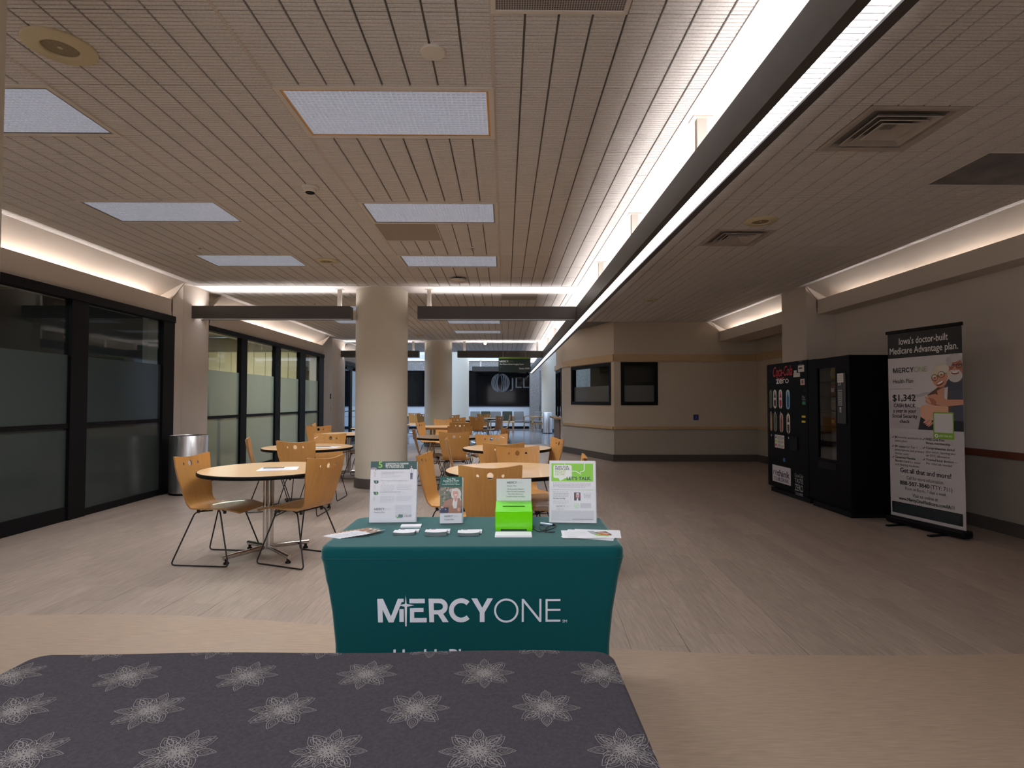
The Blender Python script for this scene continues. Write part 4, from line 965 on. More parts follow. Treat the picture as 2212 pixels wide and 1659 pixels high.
# ================================================================== STEEL BINS
def bin_(x, y, r, h, label):
    t = thing('waste_bin', label, 'bin', (x, y, 0))
    m = MB(); m.lathe([(r, 0.02), (r, h - 0.005), (r - 0.006, h), (r - 0.012, h - 0.004), (r - 0.012, h - 0.25)], 48); m.build('body', steel_m, t)
    m = MB(); m.lathe([(r - 0.013, h - 0.012), (r - 0.10, h - 0.02), (r - 0.10, h - 0.12), (0.0, h - 0.12)], 48); m.build('liner_top', black_m, t)
    m = MB(); m.lathe([(r + 0.003, 0), (r + 0.003, 0.025), (r, 0.03)], 48); m.build('base_ring', black_m, t)
q = atz(418, 1062, 0)
bin_(-4.53, 8.32, 0.245, 0.83, 'large brushed steel waste bin standing against the left pier')
q = aty(1182, 890, 24.3); bin_(aty(1183, 890, 23.4).x, 23.4, 0.19, 0.86, 'slim steel bin beside the lounge chairs, near the booth')

# ================================================================== LOUNGE CHAIRS
def lounge(x, y, rz, label, fab):
    t = thing('lounge_chair', label, 'chair', (x, y, 0), rz, group='lounge chairs in the far lobby')
    m = MB(); m.box(-0.25, 0.30, -0.21, 0.21, 0.36, 0.47); m.build('seat', fab if fab is patf_m else greyf_m, t, 0.03)
    m = MB(); m.T = Matrix.Translation((-0.24, 0, 0.44)) @ Matrix.Rotation(radians(-10), 4, 'Y'); m.box(-0.06, 0.04, -0.22, 0.22, 0.0, 0.42); m.build('backrest', fab, t, 0.035)
    for s in (-1, 1):
        y_ = s * 0.235
        m = MB(); m.tube(fillet([(-0.30, y_, 0.60), (0.05, y_, 0.66), (0.30, y_, 0.62)], 0.1), 0.019, 8); m.build('armrest', ltwood_m, t)
        m = MB(); m.tube([(0.29, y_, 0.0), (0.27, y_, 0.62)], [0.014, 0.02], 8); m.build('leg', ltwood_m, t)
        m = MB(); m.tube([(-0.36, y_, 0.0), (-0.27, y_, 0.40), (-0.29, y_, 0.62)], [0.014, 0.02, 0.018], 8); m.build('leg', ltwood_m, t)
        m = MB(); m.box(-0.27, 0.28, y_ - 0.015, y_ + 0.015, 0.33, 0.38); m.build('side_rail', ltwood_m, t)
YL = 25.6
for px, fab, lab in [(1026, greyf_m, 'gray lounge chair against the far wall, first from the third column'), (1049, patf_m, 'dark patterned lounge chair behind the farthest round table'), (1071, greyf_m, 'gray lounge chair between the two patterned lounge chairs'), (1096, patf_m, 'dark patterned lounge chair behind the low wooden table'), (1121, greyf_m, 'gray lounge chair at the right end of the row along the wall')]:
    lounge(aty(px, 900, YL).x, YL, -90, lab, fab)
lounge(aty(1150, 900, 25.3).x, 25.3, -150, 'gray lounge chair turned sideways before the stone pilaster', greyf_m)
lounge(aty(1166, 900, 24.0).x, 24.4, 183, 'gray lounge chair seen from its side, beside the slim steel bin', greyf_m)
t = thing('low_table', 'low wooden side table in front of the patterned lounge chair', 'table', (aty(1097, 900, 24.3).x, 24.0, 0))
m = MB(); m.box(-.27, .27, -.27, .27, 0.42, 0.46); m.build('tabletop', lam_m, t, 0.004)
for sx in (-.23, .23):
    for sy in (-.23, .23): m = MB(); m.box(sx - .02, sx + .02, sy - .02, sy + .02, 0, 0.42); m.build('leg', ltwood_m, t)

# ================================================================== HANGING SIGN
sg = aty(1077, 772, 14.5); sg2 = aty(1146, 804, 14.5); w, h = sg2.x - sg.x, sg.z - sg2.z
t = thing('hanging_sign', 'dark green hanging sign with white and green lettering', 'sign', ((sg.x + sg2.x) / 2, 14.5, sg2.z))
m = MB(); m.box(-w / 2, w / 2, -0.015, 0.015, 0, h); m.build('panel', pbr('sign_green', (0.004, 0.022, 0.018), 0.5), t)
m = MB(); m.box(-w / 2, w / 2, -0.018, 0.018, h - 0.035, h + 0.004); m.build('top_strip', pbr('sign_lime', (0.12, 0.22, 0.02), 0.5), t)
for x in (aty(1087, 700, 14.5).x, aty(1135, 700, 14.5).x): m = MB(); m.tube([(x - (sg.x + sg2.x) / 2, 0, h), (x - (sg.x + sg2.x) / 2, 0, CZ - sg2.z)], 0.003, 6); m.build('wire', chrome_m, t)
p = Print((-w / 2, -0.015, 0), (1, 0, 0), (0, 0, 1)); wht = (235, 240, 235)
p.logo(0.025, h - 0.125, 0.046, wht, (95, 110, 50), wht)
p.text('Des Moines Atrium Imaging Center', 0.03, h - 0.19, 0.052, wht, 0.012, width=w * 0.76); p.text('Suite A300', w - 0.025, h - 0.30, 0.06, wht, 0.012, 'r')
p.text('Lab', 0.03, h - 0.225, 0.022, (120, 125, 122)); p.text('X-ray', 0.03, h - 0.26, 0.026, (130, 135, 132)); p.build('lettering', t)

# ================================================================== VENDING MACHINES
VX_ = 3.89
def U(px, py, y0): return y0 - atx(px, py, VX_).y
def Zx(px, py): return atx(px, py, VX_).z
yA, yBm, yC = 8.50, 7.32, 6.42
body_m = pbr('vending_black', (0.002, 0.002, 0.003), 0.45, spec=0.07)
t = thing('drink_machine', 'black drinks vending machine with oval bottle pictures', 'vending machine', (VX_, yA, 0))
m = MB(); m.box(0.10, 0.86, -(yA - yBm), 0, 0.06, 1.86); m.build('cabinet', body_m, t, 0.01)
m = MB(); LL = yA - yBm; N = 16; pts = []
for k in range(N + 1): s_ = k / N; pts.append((0.0 - 0.0 * sin(pi * s_) + 0.02 * max(0, 1 - s_ / 0.03) ** 2, -LL * s_))
m.prism([(0.10, 0.0)] + pts + [(0.10, -LL)], 0.09, 1.85); m.build('door', body_m, t, label='glossy black front door')
m = MB(); m.box(0.04, 0.84, -LL + .05, -.05, 0.0, 0.06); m.build('plinth', black_m, t)
m = MB(); m.box(-0.012, 0.0, -0.92, -0.72, 0.66, 0.84); m.build('delivery_flap', black_m, t)
p = Print((0, 0, 0), (0, -1, 0), (0, 0, 1))
def up(px, py): return U(px, py, yA), Zx(px, py)
RED = (200, 20, 40)
a = up(1670, 814); b = up(1711, 796); p.text('Coca-Cola', a[0], a[1], 0.20, RED, 0.012, width=b[0] - a[0], shear=0.35)
p.arc((a[0] + b[0]) / 2 - 0.06, a[1] - 0.01, 0.11, 0.025, 180, 360, 0.014, RED, 10)
a = up(1677, 829); b = up(1703, 817); p.text('ze', a[0], a[1], 0.135, (240, 240, 240), 0.035, width=(b[0] - a[0]) * 0.5); p.text('ro', a[0] + (b[0] - a[0]) * 0.54, a[1], 0.135, (240, 240, 240), -0.005, width=(b[0] - a[0]) * 0.48)
def newp(nm, lab=None):
    global p
    p.build(nm, t, label=lab); p = Print((0, 0, 0), (0, -1, 0), (0, 0, 1))
newp('brand_lettering', 'red and white lettering')
rows = [((1665, 862, (110, 110, 60), (60, 70, 40), 5), (1674, 862, (225, 225, 225), (50, 25, 30), 7), (1686, 862, (230, 225, 225), (170, 25, 50), 9), (1702, 863, (170, 215, 220), (35, 90, 160), 10)),
        ((1666, 911, (130, 80, 55), (170, 140, 110), 5), (1675, 912, (110, 110, 85), (70, 80, 45), 7), (1688, 913, (200, 175, 160), (130, 60, 50), 9), (1703, 915, (240, 225, 205), (60, 15, 15), 11))]

for r_ in rows:
    for px, py, c1, c2, wpx in r_:
        u, z = up(px, py); uu = up(px + wpx / 2, py)[0] - up(px - wpx / 2, py)[0]; wv = min(uu, 0.1); hh = 0.135
        p.rrect(u - wv / 2, z - hh, u + wv / 2, z + hh, wv * 0.49, c1, 6)
        p.poly([(u - wv * 0.3, z - hh * 0.75), (u + wv * 0.3, z - hh * 0.75), (u + wv * 0.3, z + hh * 0.2), (u + wv * 0.12, z + hh * 0.6), (u + wv * 0.12, z + hh * 0.78), (u - wv * 0.12, z + hh * 0.78), (u - wv * 0.12, z + hh * 0.6), (u - wv * 0.3, z + hh * 0.2)], c2)
        if c1[0] > 200: p.rect(u - wv * 0.3, z - hh * 0.1, u + wv * 0.3, z + hh * 0.15, (225, 205, 210))
        p.ell(u, z - hh * 0.86, wv * 0.16, wv * 0.16, c2 if c1 != (225, 225, 225) else (215, 225, 60))
        p.ell(u, z - 0.195, 0.012, 0.016, (190, 190, 195)); newp('bottle_picture')
rnd = random.Random(5)
for k in range(60): p.ell(rnd.uniform(0.05, 0.6), rnd.uniform(1.0, 1.8), 0.004, 0.004, (110, 110, 112), n=6)
p.build('speckles', t, kind='stuff'); p = Print((0, 0, 0), (0, -1, 0), (0, 0, 1))
def stick(px0, py0, px1, py1, col):
    a, b = up(px0, py1), up(px1, py0); p.rect(a[0], a[1], b[0], b[1], col); return a, b
a, b = stick(1724, 788, 1737, 804, (215, 210, 205)); 
for k in range(3): p.greek(a[0] + 0.02, b[0] - 0.02, a[1] + 0.04 + 0.045 * k, 0.02, (30, 30, 30), 1, 0, k); newp('sticker')
stick(1714, 805, 1728, 815, (200, 195, 190)); stick(1715, 800, 1721, 806, (200, 195, 190)); newp('sticker'); a, b = stick(1729, 818, 1738, 832, (205, 170, 165)); p.ell((a[0] + b[0]) / 2, (a[1] + b[1]) / 2, 0.02, 0.025, (90, 80, 75)); newp('sticker')
a, b = stick(1674, 941, 1694, 966, (225, 222, 215))
for k, c in enumerate(((40, 45, 40), (190, 210, 60), (190, 40, 50))): z = b[1] - 0.035 - 0.055 * k; p.ell(a[0] + 0.035, z, 0.02, 0.02, c); p.greek(a[0] + 0.08, b[0] - 0.02, z + 0.004, 0.008, (120, 115, 110), 3, 0.015, k)
newp('sticker'); stick(1733, 867, 1740, 874, (20, 130, 70)); newp('sticker'); stick(1732, 898, 1740, 902, (205, 195, 40)); stick(1732, 909, 1740, 913, (205, 195, 40)); stick(1737, 843, 1739, 844, (200, 20, 40)); stick(1692, 990, 1696, 997, (40, 110, 170))
p.text('Pay', *up(1733, 860), 0.05, (150, 150, 150)); p.text('Here', *up(1733, 865), 0.04, (150, 150, 150)); newp('coin_lettering')
a, b = stick(1669, 1012, 1708, 1038, (215, 212, 220)); ww = b[0] - a[0]; p.text('re', a[0] + 0.03, a[1] + 0.10, 0.13, (60, 60, 90), -0.01, width=ww * 0.22); p.text('think', a[0] + 0.03 + ww * 0.22, a[1] + 0.09, 0.13, (25, 20, 60), 0.03, width=ww * 0.66); p.text('YOUR', a[0] + 0.04, a[1] + 0.02, 0.08, (40, 40, 70), 0.01, width=ww * 0.3); p.text('DRINK', a[0] + ww * 0.48, a[1] + 0.02, 0.08, (25, 20, 60), 0.02, width=ww * 0.42); p.ell(a[0] + ww * 0.4, a[1] + 0.045, 0.02, 0.035, (120, 120, 150)); newp('sticker', 'white rethink your drink sticker')
a = up(1717, 1035); b = up(1737, 1030); ww = 0.21; g3 = (165, 165, 170)
p.text('Coca-Cola', a[0], a[1] + 0.035, 0.07, g3, 0.0, width=ww, shear=0.3); p.text('TASTE', a[0], a[1] - 0.04, 0.085, g3, 0.012, width=ww); p.text('ZERO', a[0], a[1] - 0.145, 0.125, g3, 0.012, width=ww); p.text('CALORIES', a[0], a[1] - 0.20, 0.05, g3, 0.01, width=ww)
p.build('brand_lettering', t, label='gray lettering')
# snack machine
t = thing('snack_machine', 'black snack vending machine with a narrow glass window and keypad', 'vending machine', (VX_, yBm - 0.012, 0))
LL = yBm - yC - 0.012; y0s = yBm - 0.012
ua, ub = U(1766, 850, y0s), U(1805, 850, y0s)
za, zb_ = 0.62, 1.72
m = MB(); m.box(0.30, 0.87, -LL, 0, 0.06, 1.84); m.box(0.04, 0.30, -LL, -LL + 0.03, 0.06, 1.84); m.box(0.04, 0.30, -0.03, 0, 0.06, 1.84); m.box(0.04, 0.30, -LL + .03, -.03, 0.06, 0.5); m.box(0.04, .30, -LL + .03, -.03, 1.76, 1.84); m.build('cabinet', body_m, t)
m = MB(); m.box(0, 0.04, -ua, 0, 0.1, 1.84); m.box(0, 0.04, -LL, -ub, 0.1, 1.84); m.box(0, 0.04, -ub, -ua, 0.1, za); m.box(0, 0.04, -ub, -ua, zb_, 1.84); m.build('door', body_m, t)
m = MB(); m.box(0.015, 0.02, -ub, -ua, za, zb_); m.build('pane', glass('vend_glass', (0.75, 0.75, 0.75)), t)
m = MB(); m.box(0.02, 0.85, -LL + .04, -.04, 0, 0.06); m.build('plinth', black_m, t)
m = MB(); m.box(0.28, 0.30, -LL + .03, -.03, 0.5, 1.76); m.build('inner_back', pbr('snack_interior', (0.45, 0.38, 0.33), 0.7), t)
zs = [Zx(1790, 820), Zx(1790, 856), Zx(1790, 887), Zx(1790, 923), Zx(1790, 955)]
for z in zs: m = MB(); m.box(0.06, 0.28, -LL + .04, -.04, z - 0.012, z); m.build('shelf', black_m, t)
cols = [(0.5, 0.4, 0.05), (0.35, 0.10, 0.04), (0.3, 0.3, 0.32), (0.25, 0.06, 0.05), (0.32, 0.2, 0.1)]
rn = random.Random(3)
for i, z in enumerate(zs[:4]):
    for j in range(2 if i else 1):
        yy = -(ua + (ub - ua) * (0.45 + 0.36 * j)); hh = 0.13 + 0.04 * rn.random()
        s = thing('snack_bag', ['yellow snack packet on the top shelf of the snack machine', 'red and white snack packet on the second shelf of the snack machine', 'brown snack packet leaning on the third shelf of the snack machine', 'pale snack packet on the fourth shelf of the snack machine'][i] + (', left one' if i and not j else ', right one' if i else ''), 'snack', (VX_ + 0.12, y0s + yy, z), group='packets in the snack machine')
        m = MB(); w_ = 0.05; prof = [(0.001, 0), (0.022, 0.02), (0.03, hh * 0.5), (0.02, hh - 0.02), (0.002, hh)]
        vs = []; 
        for x, zz in prof: vs += [(-x, -w_, zz), (-x, w_, zz), (x, w_, zz), (x, -w_, zz)]
        m.add(vs, [(4 * k + a_, 4 * k + (a_ + 1) % 4, 4 * k + 4 + (a_ + 1) % 4, 4 * k + 4 + a_) for k in range(4) for a_ in range(4)] + [(3, 2, 1, 0), (16, 17, 18, 19)])
        m.build('bag', pbr('snack_%d' % ((i + j) % 5), cols[(i + j) % 5], 0.35), s)
        m = MB(); m.box(-0.032, -0.0305, -0.03, 0.03, hh * 0.35, hh * 0.65); m.build('label_patch', paper_m if i == 1 else pbr('snack_%d' % ((i + j + 2) % 5), cols[(i + j + 2) % 5], 0.35), s)
k0, k1 = U(1810, 850, y0s), U(1828, 850, y0s)
m = MB(); m.box(-0.012, 0, -k1, -k0, Zx(1818, 915), Zx(1818, 806)); m.build('payment_panel', pbr('panel_black', (0.016, 0.016, 0.018), 0.4), t, 0.004)
kp = MB()
for r_ in range(9):
    for c in range(3):
        u = k0 + 0.03 + 0.028 * c; z = Zx(1818, 842) - 0.021 * r_; kp.box(-0.016, -0.012, -u - 0.02, -u, z - 0.015, z)
kp.build('keypad', pbr('key_grey', (0.3, 0.3, 0.28), 0.5), t)
p = Print((-0.0125, 0, 0), (0, -1, 0), (0, 0, 1)); zz = Zx(1818, 815)
p.rect(k0 + 0.015, zz - 0.06, k1 - 0.03, zz + 0.045, (215, 210, 205)); p.greek(k0 + .03, k1 - .04, zz + 0.02, 0.008, (150, 140, 135), 4, 0.02); p.text('2.5', k0 + 0.03, Zx(1818, 832), 0.06, (210, 210, 210), 0.01, sx=0.8)
p.build('price_label', t); p = Print((-0.0125, 0, 0), (0, -1, 0), (0, 0, 1)); zz = Zx(1818, 885); p.rect(k0 + 0.05, zz - 0.03, k0 + 0.085, zz + 0.03, (190, 190, 190)); p.greek(k0 + .055, k0 + .08, zz, 0.006, (60, 60, 60), 3, 0.012); p.build('panel_print', t)
m = MB(); m.box(-0.006, 0, -ub, -ua, 0.50, 0.58); m.build('delivery_flap', black_m, t)

# ================================================================== ROLL-UP BANNER
bl, br_ = atz(1922, 1127, 0.0), atz(2094, 1168, 0.0)
bl.z = br_.z = 0; d = (br_ - bl); WB = d.length; angb = math.degrees(math.atan2(d.y, d.x))
t = thing('rollup_banner', 'tall roll-up advertising banner with a smiling couple, beside the vending machines', 'banner', bl, angb)
HBn = 2.08; bw_ = WB - 0.045
m = MB(); m.box(0, WB, -0.06, 0.06, 0.012, 0.085); m.build('base_cassette', black_m, t, 0.02)
for x in (0.18, WB - 0.22): m = MB(); m.box(x - 0.02, x + 0.02, -0.22, 0.2, 0, 0.012); m.build('foot', black_m, t)
m = MB(); m.tube([(WB / 2, 0.03, 0.08), (WB / 2, 0.03, HBn - 0.02)], 0.011, 8); m.build('support_pole', chrome_m, t)
m = MB(); m.box(0.0, WB - 0.02, -0.012, 0.012, HBn - 0.035, HBn); m.build('top_rail', black_m, t, 0.004)
m = MB(); m.box(0.02, 0.02 + bw_, -0.002, 0.0, 0.085, HBn - 0.03); m.build('sheet', pbr('banner_white', (0.50, 0.48, 0.49), 0.5), t)
p = Print((0.02, -0.002, 0), (1, 0, 0), (0, 0, 1)); w = bw_; KB = (6, 10, 18); BK = (14, 18, 22); zt = HBn - 0.03
def Z(fr): return 0.085 + (zt - 0.085) * fr        # fraction of the sheet's height
p.rect(0, Z(0.862), w, zt, KB)
p.text("Iowa's doctor-built", w * 0.5, Z(0.935), 0.10, (225, 225, 220), 0.015, 'c', width=w * 0.66); p.text('Medicare Advantage plan.', w * 0.49, Z(0.885), 0.10, (225, 225, 220), 0.015, 'c', width=w * 0.92)
pv0, pv1 = Z(0.478), Z(0.862)
p.rect(0, pv0, w, pv1, (200, 195, 198)); p.poly([(0, pv0), (w * 0.5, pv0), (w * 0.5, pv0 + 0.22), (0, pv0 + 0.3)], (176, 170, 174)); p.rect(0, pv0 + 0.42, w * 0.35, pv0 + 0.425, (150, 146, 150))
for k in range(5): p.ell(w * (0.1 + 0.13 * k), pv0 + 0.30 + 0.02 * k, 0.07, 0.018, (186 - 4 * k, 181 - 4 * k, 185 - 4 * k), 0.3)
sk = (196, 140, 115); sk2 = (165, 100, 80); sk3 = (215, 165, 140)
# man
def clip(pts): return [(min(x, w), y) for x, y in pts]
def ce(u, v, a, b, c, rot=0, n=28): p.poly(clip([(u + a * cos(q_) * cos(rot) - b * sin(q_) * sin(rot), v + a * cos(q_) * sin(rot) + b * sin(q_) * cos(rot)) for q_ in [2 * pi * i / n for i in range(n)]]), c)
ce(w * 0.93, Z(0.70), 0.17, 0.16, (55, 60, 78)); p.rect(w * 0.72, Z(0.52), w, Z(0.68), (62, 68, 86)); p.rect(w * 0.55, pv0, w, Z(0.53), (28, 30, 44))
ce(w * 0.91, Z(0.80), 0.092, 0.125, (170, 166, 168)); ce(w * 0.915, Z(0.787), 0.078, 0.105, sk2); ce(w * 0.91, Z(0.752), 0.072, 0.062, (198, 192, 192)); ce(w * 0.91, Z(0.768), 0.04, 0.018, (120, 50, 45)); ce(w * 0.91, Z(0.7705), 0.034, 0.008, (235, 230, 225)); ce(w * 0.91, Z(0.778), 0.052, 0.009, (205, 198, 196)); ce(w * 0.905, Z(0.789), 0.014, 0.02, sk)
for dx in (-0.035, 0.04):
    p.ell(w * 0.91 + dx, Z(0.802), 0.03, 0.022, (20, 18, 22)); p.ell(w * 0.91 + dx, Z(0.802), 0.024, 0.017, (175, 115, 92)); p.ell(w * 0.91 + dx, Z(0.802), 0.008, 0.005, (40, 25, 22))
p.line([(w * 0.91 - 0.065, Z(0.806)), (w, Z(0.807))], 0.006, (20, 18, 22)); ce(w * 0.9, Z(0.838), 0.08, 0.035, (186, 182, 184), 0.1); ce(w * 0.84, Z(0.825), 0.03, 0.05, (176, 172, 175), 0.3)
# woman
p.poly([(w * 0.56, Z(0.66)), (w * 0.70, Z(0.70)), (w * 0.82, Z(0.70)), (w * 0.86, Z(0.60)), (w * 0.80, Z(0.545)), (w * 0.58, Z(0.58))], (92, 62, 45)); p.poly([(w * 0.70, Z(0.68)), (w * 0.82, Z(0.70)), (w * 0.80, Z(0.60)), (w * 0.74, Z(0.60))], (200, 200, 205)); p.poly([(w * 0.68, Z(0.68)), (w * 0.78, Z(0.70)), (w * 0.77, Z(0.635)), (w * 0.72, Z(0.61))], sk)
p.ell(w * 0.725, Z(0.765), 0.10, 0.105, (200, 188, 172)); p.ell(w * 0.715, Z(0.742), 0.078, 0.092, sk, 0.35); p.ell(w * 0.735, Z(0.785), 0.09, 0.045, (212, 202, 188), 0.25); p.ell(w * 0.66, Z(0.772), 0.03, 0.055, (205, 194, 180), -0.5); p.ell(w * 0.80, Z(0.75), 0.016, 0.026, sk)
p.ell(w * 0.725, Z(0.718), 0.042, 0.02, (110, 45, 42), 0.45); p.ell(w * 0.725, Z(0.721), 0.036, 0.010, (240, 236, 230), 0.45); p.ell(w * 0.69, Z(0.738), 0.012, 0.017, sk3, 0.3)
for u_, v_ in ((0.655, 0.747), (0.74, 0.762)):
    p.arc(w * u_, Z(v_), 0.034, 0.031, 0, 360, 0.006, (35, 28, 28), 20); p.ell(w * u_, Z(v_), 0.009, 0.006, (50, 32, 28), 0.3)
p.line([(w * 0.69, Z(0.752)), (w * 0.70, Z(0.757))], 0.006, (35, 28, 28)); p.line([(w * 0.775, Z(0.768)), (w * 0.81, Z(0.765))], 0.006, (35, 28, 28))
# arms and hands
p.poly(clip([(w * 0.55, Z(0.655)), (w * 0.66, Z(0.665)), (w * 0.80, Z(0.635)), (w * 1.0, Z(0.635)), (w * 1.0, Z(0.61)), (w * 0.78, Z(0.60)), (w * 0.60, Z(0.615))]), sk); p.ell(w * 0.60, Z(0.625), 0.06, 0.035, sk2, -0.3)
for k in range(4): p.ell(w * (0.555 + 0.012 * k), Z(0.64 - 0.012 * k), 0.035, 0.009, sk3 if k % 2 else sk, -0.6)
p.poly([(w * 0.46, Z(0.60)), (w * 0.54, Z(0.61)), (w * 0.82, Z(0.60)), (w * 0.82, Z(0.565)), (w * 0.62, Z(0.545)), (w * 0.58, Z(0.505)), (w * 0.50, Z(0.50)), (w * 0.46, Z(0.55))], sk3); p.poly([(w * 0.42, pv0), (w * 0.60, pv0), (w * 0.56, Z(0.52)), (w * 0.46, Z(0.545))], (30, 32, 44))
for k in range(4): p.ell(w * (0.53 + 0.02 * k), Z(0.525 - 0.006 * k), 0.04, 0.010, sk if k % 2 else sk3, 0.7)
p.logo(w * 0.075, Z(0.782), 0.052, (10, 12, 14), (110, 150, 40), (80, 120, 40)); p.text('Health Plan', w * 0.075, Z(0.725), 0.062, (15, 15, 18), 0.012, width=w * 0.29)
p.text('$1,342', w * 0.23, Z(0.628), 0.098, BK, 0.03, 'c', width=w * 0.33); 
for k, (s_, ww) in enumerate((('CASH BACK', 0.31), ('a year in your', 0.33), ('Social Security', 0.36), ('check', 0.14))): p.text(s_, w * 0.235, Z(0.594 - 0.0285 * k), 0.055, BK, 0.022, 'c', width=w * ww)
p.rrect(w * 0.625, Z(0.437), w * 0.885, Z(0.572), 0.012, (120, 165, 45)); p.rect(w * 0.64, Z(0.468), w * 0.87, Z(0.565), (205, 203, 205)); p.ell(w * 0.665, Z(0.451), 0.02, 0.02, (225, 230, 215)); p.poly([(w * 0.655, Z(0.448)), (w * 0.675, Z(0.457)), (w * 0.675, Z(0.447))], BK); p.text('VISIT OUR SITE', w * 0.70, Z(0.447), 0.025, (235, 240, 225), 0.01, width=w * 0.16)
def chk(u, v): p.line([(u - 0.012, v + 0.008), (u - 0.004, v), (u + 0.012, v + 0.018)], 0.006, BK)
LI = [(0.08, 0.425, [('$0', 1, ' monthly premium on'), ('', 0, 'select plans')]), (0.08, 0.376, [('$0 copays', 1, ' for Tier 1'), ('', 0, 'prescriptions and primary'), ('', 0, 'doctor visits')]), (0.08, 0.316, [('Generous Flexible', 1, ''), ('Benefit Card', 1, ' for vision'), ('', 0, 'and hearing expenses')]),
      (0.52, 0.425, [('FREE One Pass', 1, ''), ('fitness membership', 1, '')]), (0.52, 0.380, [('Comprehensive dental', 1, ''), ('', 0, 'plus vision, hearing and'), ('', 0, 'an OTC allowance')]), (0.52, 0.320, [('Trusted local doctors', 1, ' \u2014'), ('', 0, 'No referrals needed')])]
for u, v, lines in LI:
    chk(w * u - 0.02, Z(v))
    for k, (b1, f_, r1) in enumerate(lines):
        x = w * u + 0.005; z = Z(v - 0.0195 * k)
        if b1: p.text(b1, x, z, 0.033, BK, 0.02); _, _, q0_, q1_ = text_mesh(b1, 0.0); x += (q1_ - q0_) * 0.033 + 0.008
        if r1: p.text(r1.strip(), x, z, 0.033, (55, 55, 60), 0.0)
p.text('Get all that and more!', w * 0.5, Z(0.242), 0.07, BK, 0.02, 'c', width=w * 0.68); p.text('Call for more information.', w * 0.5, Z(0.208), 0.05, (50, 50, 55), 0, 'c', width=w * 0.5)
p.text('888-507-3840', w * 0.15, Z(0.176), 0.06, BK, 0.025, width=w * 0.41); p.text('(TTY: 711)', w * 0.58, Z(0.176), 0.06, (50, 50, 55), 0, width=w * 0.27); p.text('8 a.m. to 8 p.m., 7 days a week', w * 0.5, Z(0.151), 0.045, (55, 55, 60), 0, 'c', width=w * 0.55)
p.text('Visit us online at', w * 0.5, Z(0.118), 0.05, (45, 45, 50), 0.005, 'c', width=w * 0.34); p.text('www.MercyOneMedicare.com/IA11', w * 0.5, Z(0.092), 0.05, BK, 0.02, 'c', width=w * 0.74)
p.rect(w * 0.03, Z(0.018), w * 0.97, Z(0.078), KB)
p.greek(w * 0.06, w * 0.94, Z(0.070), 0.004, (45, 70, 75), 9, 0.0118, 4)
p.build('printed_face', t)

# ================================================================== GREEN DRAPED TABLE
GX, GY = -0.127, 2.588; TZ = 0.742
LV_ = [(0.0, 0.560, 0.288, 0.03), (0.15, 0.547, 0.276, 0.03), (0.35, 0.550, 0.277, 0.03), (0.48, 0.562, 0.284, 0.03), (0.58, 0.578, 0.291, 0.03), (0.64, 0.590, 0.298, 0.035), (0.676, 0.600, 0.3035, 0.045), (0.692, 0.605, 0.306, 0.05), (0.700, 0.6055, 0.3065, 0.05), (0.725, 0.606, 0.306, 0.052), (0.736, 0.603, 0.303, 0.055), (0.7415, 0.596, 0.296, 0.055), (0.7425, 0.585, 0.286, 0.05)]
def interp(z, k):
    for a, b in zip(LV_, LV_[1:]):
        if z <= b[0]: t = (z - a[0]) / (b[0] - a[0]); return a[k] + (b[k] - a[k]) * t
    return LV_[-1][k]
t = thing('draped_table', 'table under a fitted dark green cloth with a large white logo', 'table', (GX, GY, 0))
m = MB(); vs = []; NS = 10
zs_ = sorted(set([a[0] for a in LV_] + [0.05, 0.1, 0.2, 0.25, 0.3, 0.4, 0.44, 0.53, 0.61]))
NP = None
for z in zs_:
    hw, hd, r = interp(z, 1), interp(z, 2), interp(z, 3); ring = []
    # side seams pulled in slightly between the legs
    for cx, cy, a in ((hw - r, -hd + r, -90), (hw - r, hd - r, 0), (-hw + r, hd - r, 90), (-hw + r, -hd + r, 180)):
        ring += [(cx + r * cos(radians(a + 90 * k / 6)), cy + r * sin(radians(a + 90 * k / 6))) for k in range(7)]
        nx = {-90: (hw, None), 0: (None, hd), 90: (-hw, None), 180: (None, -hd)}[a]
        for k in range(1, NS):
            f = k / NS; sag = 0.0 if z > 0.69 else 0.012 * sin(pi * f) * (1 - z / 0.69)
            if a == -90: ring.append((hw - sag * 1.5, (-hd + r) + (2 * hd - 2 * r) * f))
            elif a == 0: ring.append(((hw - r) - (2 * hw - 2 * r) * f, hd - sag))
            elif a == 90: ring.append((-hw + sag * 1.5, (hd - r) - (2 * hd - 2 * r) * f))
            else: ring.append(((-hw + r) + (2 * hw - 2 * r) * f, -hd))
    NP = len(ring)
    for i, (x, y) in enumerate(ring):
        w_ = 0
        if 0.56 < z < 0.69:   # little gathers below each corner
            for sx in (-1, 1):
                dx = x - sx * (hw - 0.02); 
                if y < 0 and abs(dx) < 0.07: w_ = 0.0014 * sin(z * 150 + dx * 90 * sx) * (1 - abs(dx) / 0.07)
        vs.append((x + w_, y + w_, z))
fs = []
for j in range(len(zs_) - 1):
    for i in range(NP): fs.append((j * NP + i, j * NP + (i + 1) % NP, (j + 1) * NP + (i + 1) % NP, (j + 1) * NP + i))
m.add(vs, fs, 0, True); m.add(vs[-NP:], [tuple(range(NP))], 0); m.build('fitted_cloth', green_m, t)
m = MB(); zz = 0.698; hw, hd, r = interp(zz, 1) + .0008, interp(zz, 2) + .0008, interp(zz, 3); ring = []
for cx, cy, a in ((hw - r, -hd + r, -90), (hw - r, hd - r, 0), (-hw + r, hd - r, 90), (-hw + r, -hd + r, 180)): ring += [(cx + r * cos(radians(a + 90 * k / 6)), cy + r * sin(radians(a + 90 * k / 6)), zz) for k in range(7)]
m.tube(ring, 0.0013, 5, closed=True); m.build('seam', green_m, t)
green_m.node_tree.nodes['Principled BSDF'].inputs['Sheen Weight'].default_value = 0.55
